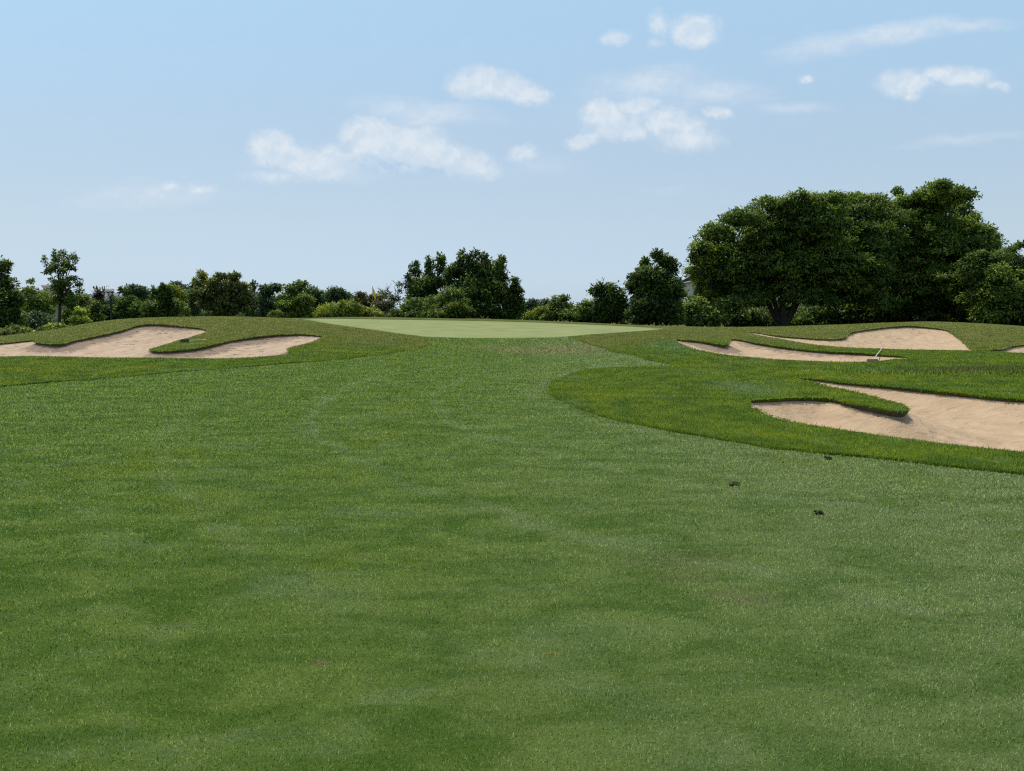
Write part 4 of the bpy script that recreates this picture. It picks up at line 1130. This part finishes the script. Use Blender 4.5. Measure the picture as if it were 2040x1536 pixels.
# flagstick
x, y, z = ground_at(744, 639)
y = 48.0; x = (744 - 1020) / F * y; z = hz(x, y)
fs = empty('flagstick', (x, y, z))
tag(fs, 'golf flagstick with limp yellow flag standing in the hole on the green', 'flagstick')
Geo().tube([(0, 0, -.1), (0, 0, 1.2), (0.005, 0, 2.28)], [.012, .010, .008], 8).build('pole', M_POLE, fs)
flag = Geo()
rows = 9; colsn = 6
fv, ff = [], []
for i in range(rows):
    for j in range(colsn):
        a = i / (rows - 1); b = j / (colsn - 1)
        drop = b * (.30 + .12 * a)
        fv.append((.012 + b * (.14 + .10 * a) * (1 - .25 * a * a) , .05 * math.sin(b * 7 + a * 2), 2.24 - a * .46 - drop))
for i in range(rows - 1):
    for j in range(colsn - 1):
        k0 = i * colsn + j
        ff.append((k0, k0 + 1, k0 + colsn + 1, k0 + colsn))
fo = make_mesh('flag', fv, ff, M_YELLOW, parent=fs)
sm = fo.modifiers.new('thickness', 'SOLIDIFY'); sm.thickness = .004
Geo().lathe((0, 0, -.02), [(.054, 0), (.056, .024)], 18).build('cup_rim', M_WHITE, fs)

# lamp post with two lanterns
y = 66.0; x = (225.7 - 1020) / F * y; z = hz(x, y)
lp = empty('lamp_post', (x, y, z))
tag(lp, 'black lamp post with two white lanterns on a forked top behind the left mound', 'street lamp')
def zat(py): return EYE + at(0, py, y)[2] - EYE - z
zt = lambda py: float(at(225.7, py, y)[2] - z)
g = Geo()
g.lathe((0, 0, 0), [(.20, -.2), (.20, .25), (.15, .32), (.12, .5), (.085, .6), (.075, zt(592) - .1), (.10, zt(592)), (.06, zt(590))], 12)
g.build('pole', M_BLACK, lp)
for s_ in (-1, 1):
    g = Geo()
    g.tube([(0, 0, zt(593)), (s_ * .12, s_ * .03, zt(590)), (s_ * .17, s_ * .05, zt(587)), (s_ * .17, s_ * .06, zt(583.5))], [.045, .04, .035, .04], 8)
    arm = g.build('arm', M_BLACK, lp)
    c = (s_ * .17, s_ * .06)
    lan = Geo().lathe((c[0], c[1], zt(583.5)), [(.10, 0), (.13, .03), (.15, .10), (.15, .12)], 6).build('lantern', M_BLACK, lp, smooth=False)
    b0 = zt(583.5) + .12
    Geo().tube([(c[0], c[1], b0), (c[0], c[1], zt(575.5))], [.14, .185], 6, caps=False).build('lamp_glass', M_GLASS, lan, smooth=False)
    b1 = zt(575.5)
    Geo().lathe((c[0], c[1], b1), [(.215, 0), (.20, .03), (.10, .12), (.07, .20), (.03, .24), (.035, .28), (.012, .31), (.004, .44)], 8).build('finial', M_GLASS, lan)

# rakes
def rake(label, head_px, end_px, lie, mat_head, head_w, grp='bunker rakes', lift=0.0):
    hx, hy = project([head_px])[0]; ex, ey = project([end_px])[0]
    def zz(x_, y_):
        zz_ = hz(x_, y_)
        if lie == 'sand':
            j = np.argmin((TV[:, 0] - x_) ** 2 + (TV[:, 1] - y_) ** 2)
            if not np.isnan(SAND_Z[j]): zz_ = SAND_Z[j]
        else: zz_ += .055
        return float(zz_)
    return hx, hy, zz(hx, hy), ex, ey, zz(ex, ey)
def build_rake(label, hp, ep, headdir, mat_head, hw):
    o = empty('bunker_rake', tuple(hp)); tag(o, label, 'rake', 'bunker rakes')
    e = Vector(ep) - Vector(hp)
    hd = Vector(headdir).normalized()
    g = Geo()
    ang = math.atan2(hd.y, hd.x); R = Matrix.Rotation(ang, 4, 'Z')
    g.box((-hw, -.035, .045), (hw, .035, .10), R)
    g.box((-hw, -.012, .10), (hw, .012, .125), R)
    hd_o = g.build('rake_head', mat_head, o, smooth=False)
    t_ = Geo()
    n = 13
    for i in range(n):
        xx = -hw + .02 + (2 * hw - .04) * i / (n - 1)
        t_.tube([R @ Vector((xx, 0, .045)), R @ Vector((xx, 0, -.02))], [.011, .005], 5)
    t_.build('tines', mat_head, hd_o)
    Geo().tube([Vector((0, 0, .09)), e * .06 + Vector((0, 0, .06)), e * .1 + Vector((0, 0, .05))], [.02, .02, .019], 8).build('socket', M_RAKE, o)
    Geo().tube([e * .08 + Vector((0, 0, .06)), e * .5 + Vector((0, 0, .045)), e + Vector((0, 0, .02))], [.015, .015, .014], 8).build('handle', M_WOOD, o)
a = rake('', (368.5, 685), (412, 680.5), 'grass', None, 0)
build_rake('bunker rake lying on the grass tongue between the left sand areas', a[:3], a[3:], (1, .15, 0), M_RAKEG, .16)
a = rake('', (1738, 718), (1757, 703), 'sand', None, 0)
hz_ = Vector(a[:3]); ez_ = Vector((a[3], a[4], max(a[5], a[2]) + .15))
build_rake('bunker rake lying in the narrow right bunker with its handle on the grass', hz_, ez_, (1, .05, 0), M_RAKE, .16)

# golf ball, stake, clods
x, y, z = ground_at(790, 667)
b = bpy.data.meshes.new('golf_ball')
import bmesh
bm = bmesh.new(); bmesh.ops.create_icosphere(bm, subdivisions=3, radius=.0214)
for v in bm.verts: v.co *= 1 - .02 * (math.sin(v.co.x * 900) * math.sin(v.co.y * 900) * math.sin(v.co.z * 900))
bm.to_mesh(b); bm.free(); b.materials.append(M_WHITE)
for p_ in b.polygons: p_.use_smooth = True
ball = bpy.data.objects.new('golf_ball', b); COL.objects.link(ball); ball.location = (x, y, z + .045)
tag(ball, 'white golf ball lying at the front left fringe of the green', 'golf ball')

y = 46.0; p = at(66.5, 668, y); z = hz(p[0], y)
st = empty('marker_stake', (p[0], y, z)); tag(st, 'small leaning white marker stake among low shrubs at the far left', 'stake')
zt_ = float(at(68, 660, y)[2] - z); zb_ = 0
g = Geo().tube([(-.05, 0, -.1), (0, 0, zt_ * .5), (.05, 0, zt_)], [.055, .055, .055], 4); g.build('post', M_WHITE, st, smooth=False)
Geo().lathe((.055, 0, zt_), [(.065, 0), (.065, .03), (.005, .09)], 4).build('cap', M_WHITE, st, smooth=False)

M_CLOD = noise_mat('clod_earth', (.018, .014, .009), (.075, .060, .034), 60, bump=1.0, dist=.01)
M_CLODG = noise_mat('clod_turf', (.060, .060, .022), (.17, .155, .075), 60, bump=1.0, dist=.01)
def clod(name, label, cat, px, py, wpx, hpx, mat, seed, grass=True, sand=False):
    x, y, z = ground_at(px, py)
    if sand:
        j = np.argmin((TV[:, 0] - x) ** 2 + (TV[:, 1] - y) ** 2 + np.where(np.isnan(SAND_Z), 1e6, 0)); z = float(SAND_Z[j])
    r = random.Random(seed)
    s = y / F
    Wd, Hd = wpx * s, max(hpx * s, wpx * s * .3)
    bm = bmesh.new()
    for k in range(12):
        m_ = Matrix.Translation((r.uniform(-.42, .42) * Wd, r.uniform(-.28, .28) * Wd, Hd * r.uniform(.08, .5)))
        rr = Wd * r.uniform(.10, .20)
        q = bmesh.ops.create_icosphere(bm, subdivisions=3, radius=rr, matrix=m_)
        ph = [r.uniform(0, 6) for _ in range(6)]
        for v in q['verts']:
            c = m_.translation; dv = (v.co - c)
            f = 1 + .28 * math.sin(dv.x / rr * 4 + ph[0]) * math.sin(dv.y / rr * 4 + ph[1]) + .18 * math.sin(dv.z / rr * 7 + ph[2] + dv.x / rr * 5) + r.uniform(-.08, .08)
            v.co = c + Vector((dv.x, dv.y, dv.z * min(1, Hd / Wd * 1.5))) * f
    if grass:
        for k in range(int(60)):
            p0 = Vector((r.uniform(-.45, .45) * Wd, r.uniform(-.3, .3) * Wd, Hd * r.uniform(.1, .6)))
            dv = Vector((r.uniform(-1, 1), r.uniform(-1, 1), r.uniform(-.2, .9))).normalized() * Wd * r.uniform(.08, .22)
            sd_ = dv.cross(Vector((r.uniform(-1, 1), r.uniform(-1, 1), r.uniform(-1, 1)))).normalized() * Wd * .018
            vs_ = [bm.verts.new(p0 - sd_), bm.verts.new(p0 + sd_), bm.verts.new(p0 + dv)]
            bm.faces.new(vs_)
    me = bpy.data.meshes.new(name); bm.to_mesh(me); bm.free(); me.materials.append(mat)
    o = bpy.data.objects.new(name, me); COL.objects.link(o); o.location = (x, y, z + .008)
    tag(o, label, cat, 'clods of turf on the fairway' if not sand else None)
clod('turf_clod', 'largest clod of brown turf on the fairway, left of the other clods', 'clod', 1463, 968, 24, 11, M_CLODG, 1)
clod('turf_clod', 'black ragged clod nearest the camera', 'clod', 1631, 1025, 16, 9, M_CLOD, 2)
clod('turf_clod', 'flat dark clod close to the edge of the rough', 'clod', 1650, 915, 14, 6, M_CLOD, 3)
clod('turf_clod', 'tiny dark crumb of soil between the brown clod and the rough edge', 'clod', 1560, 923, 5, 3, M_CLOD, 4)
clod('turf_clod', 'lone dark clod far up the fairway near the left rough', 'clod', 866, 705, 3.4, 2.4, M_CLOD, 5)
clod('stone', 'small dark stone on the sand at the back of the nearest bunker', 'stone', 1616, 765, 4.2, 3, M_CLOD, 6, grass=False, sand=True)

# ------------------------------------------------------------------ houses far behind the trees
M_ROOF = noise_mat('grey_shingles', (.13, .13, .145), (.19, .19, .205), 3, bump=.3)
M_ROOFB = noise_mat('brown_shingles', (.11, .085, .075), (.15, .12, .105), 3, bump=.3)
M_WALL = noise_mat('beige_siding', (.46, .40, .33), (.52, .46, .38), 2, bump=.2)
M_WALLG = noise_mat('grey_siding', (.30, .34, .37), (.36, .40, .43), 2, bump=.2)
M_PANE = paint('window_pane', (.03, .04, .05), .15)
def house(name, label, d, x0, x1, y_ridge, y_eave, wall, roof, hip=True, vents=0, chimney=0, windows=2):
    a, b = at(x0, y_eave, d), at(x1, y_eave, d)
    ze, zr = float(a[2]), float(at(x0, y_ridge, d + 4)[2])
    cx = (a[0] + b[0]) / 2; W2 = (b[0] - a[0]) / 2; D2 = 5.0
    zb = -1.6
    o = empty(name, (cx, d + D2, zb)); tag(o, label, 'house', 'houses beyond the trees')
    g = Geo().box((-W2, -D2, 0), (W2, D2, ze - zb)); g.build('wall', wall, o, smooth=False)
    e = .5; hr = W2 - (D2 if hip else -.4)
    z1, z2 = ze - zb, zr - zb
    A = [(-W2 - e, -D2 - e, z1), (W2 + e, -D2 - e, z1), (W2 + e, D2 + e, z1), (-W2 - e, D2 + e, z1), (-hr, 0, z2), (hr, 0, z2)]
    g = Geo(); g.v = A; g.f = [(0, 1, 5, 4), (2, 3, 4, 5), (1, 2, 5), (3, 0, 4), (3, 2, 1, 0)]
    rf = g.build('roof', roof, o, smooth=False)
    for k in range(vents):
        xx = -hr * .7 + 1.4 * hr * k / max(1, vents - 1)
        Geo().tube([(xx, -.6, z2 - .5), (xx, -.6, z2 + .45)], [.09, .09], 8).build('vent_pipe', M_RAKE, rf)
    for k in range(chimney):
        xx = -hr * .4 + .8 * hr * k
        Geo().box((xx - .4, .3, z2 - .8), (xx + .4, 1.0, z2 + .9)).build('chimney', M_ROOFB, rf, smooth=False)
    for k in range(windows):
        xx = -W2 * .6 + 1.2 * W2 * k / max(1, windows - 1)
        zc = z1 - 1.6
        fr = Geo().box((xx - .75, -D2 - .06, zc - .8), (xx + .75, -D2 - .002, zc + .8)).build('window', M_WHITE, o, smooth=False)
        Geo().box((xx - .62, -D2 - .08, zc - .68), (xx + .62, -D2 - .062, zc + .68)).build('pane', M_PANE, fr, smooth=False)
house('house', 'house with a long grey shingle roof behind the lamp post', 150, 148, 228, 574.5, 600, M_WALLG, M_ROOF, vents=4)
house('house', 'house with a brown roof glimpsed between the left edge maple and the slender tree', 150, 40, 100, 568, 590, M_WALL, M_ROOFB, chimney=1)
house('house', 'pale beige house glimpsed between the blackish tree and the huge spreading tree', 130, 1379, 1450, 546, 562, M_WALL, M_ROOF, windows=3)
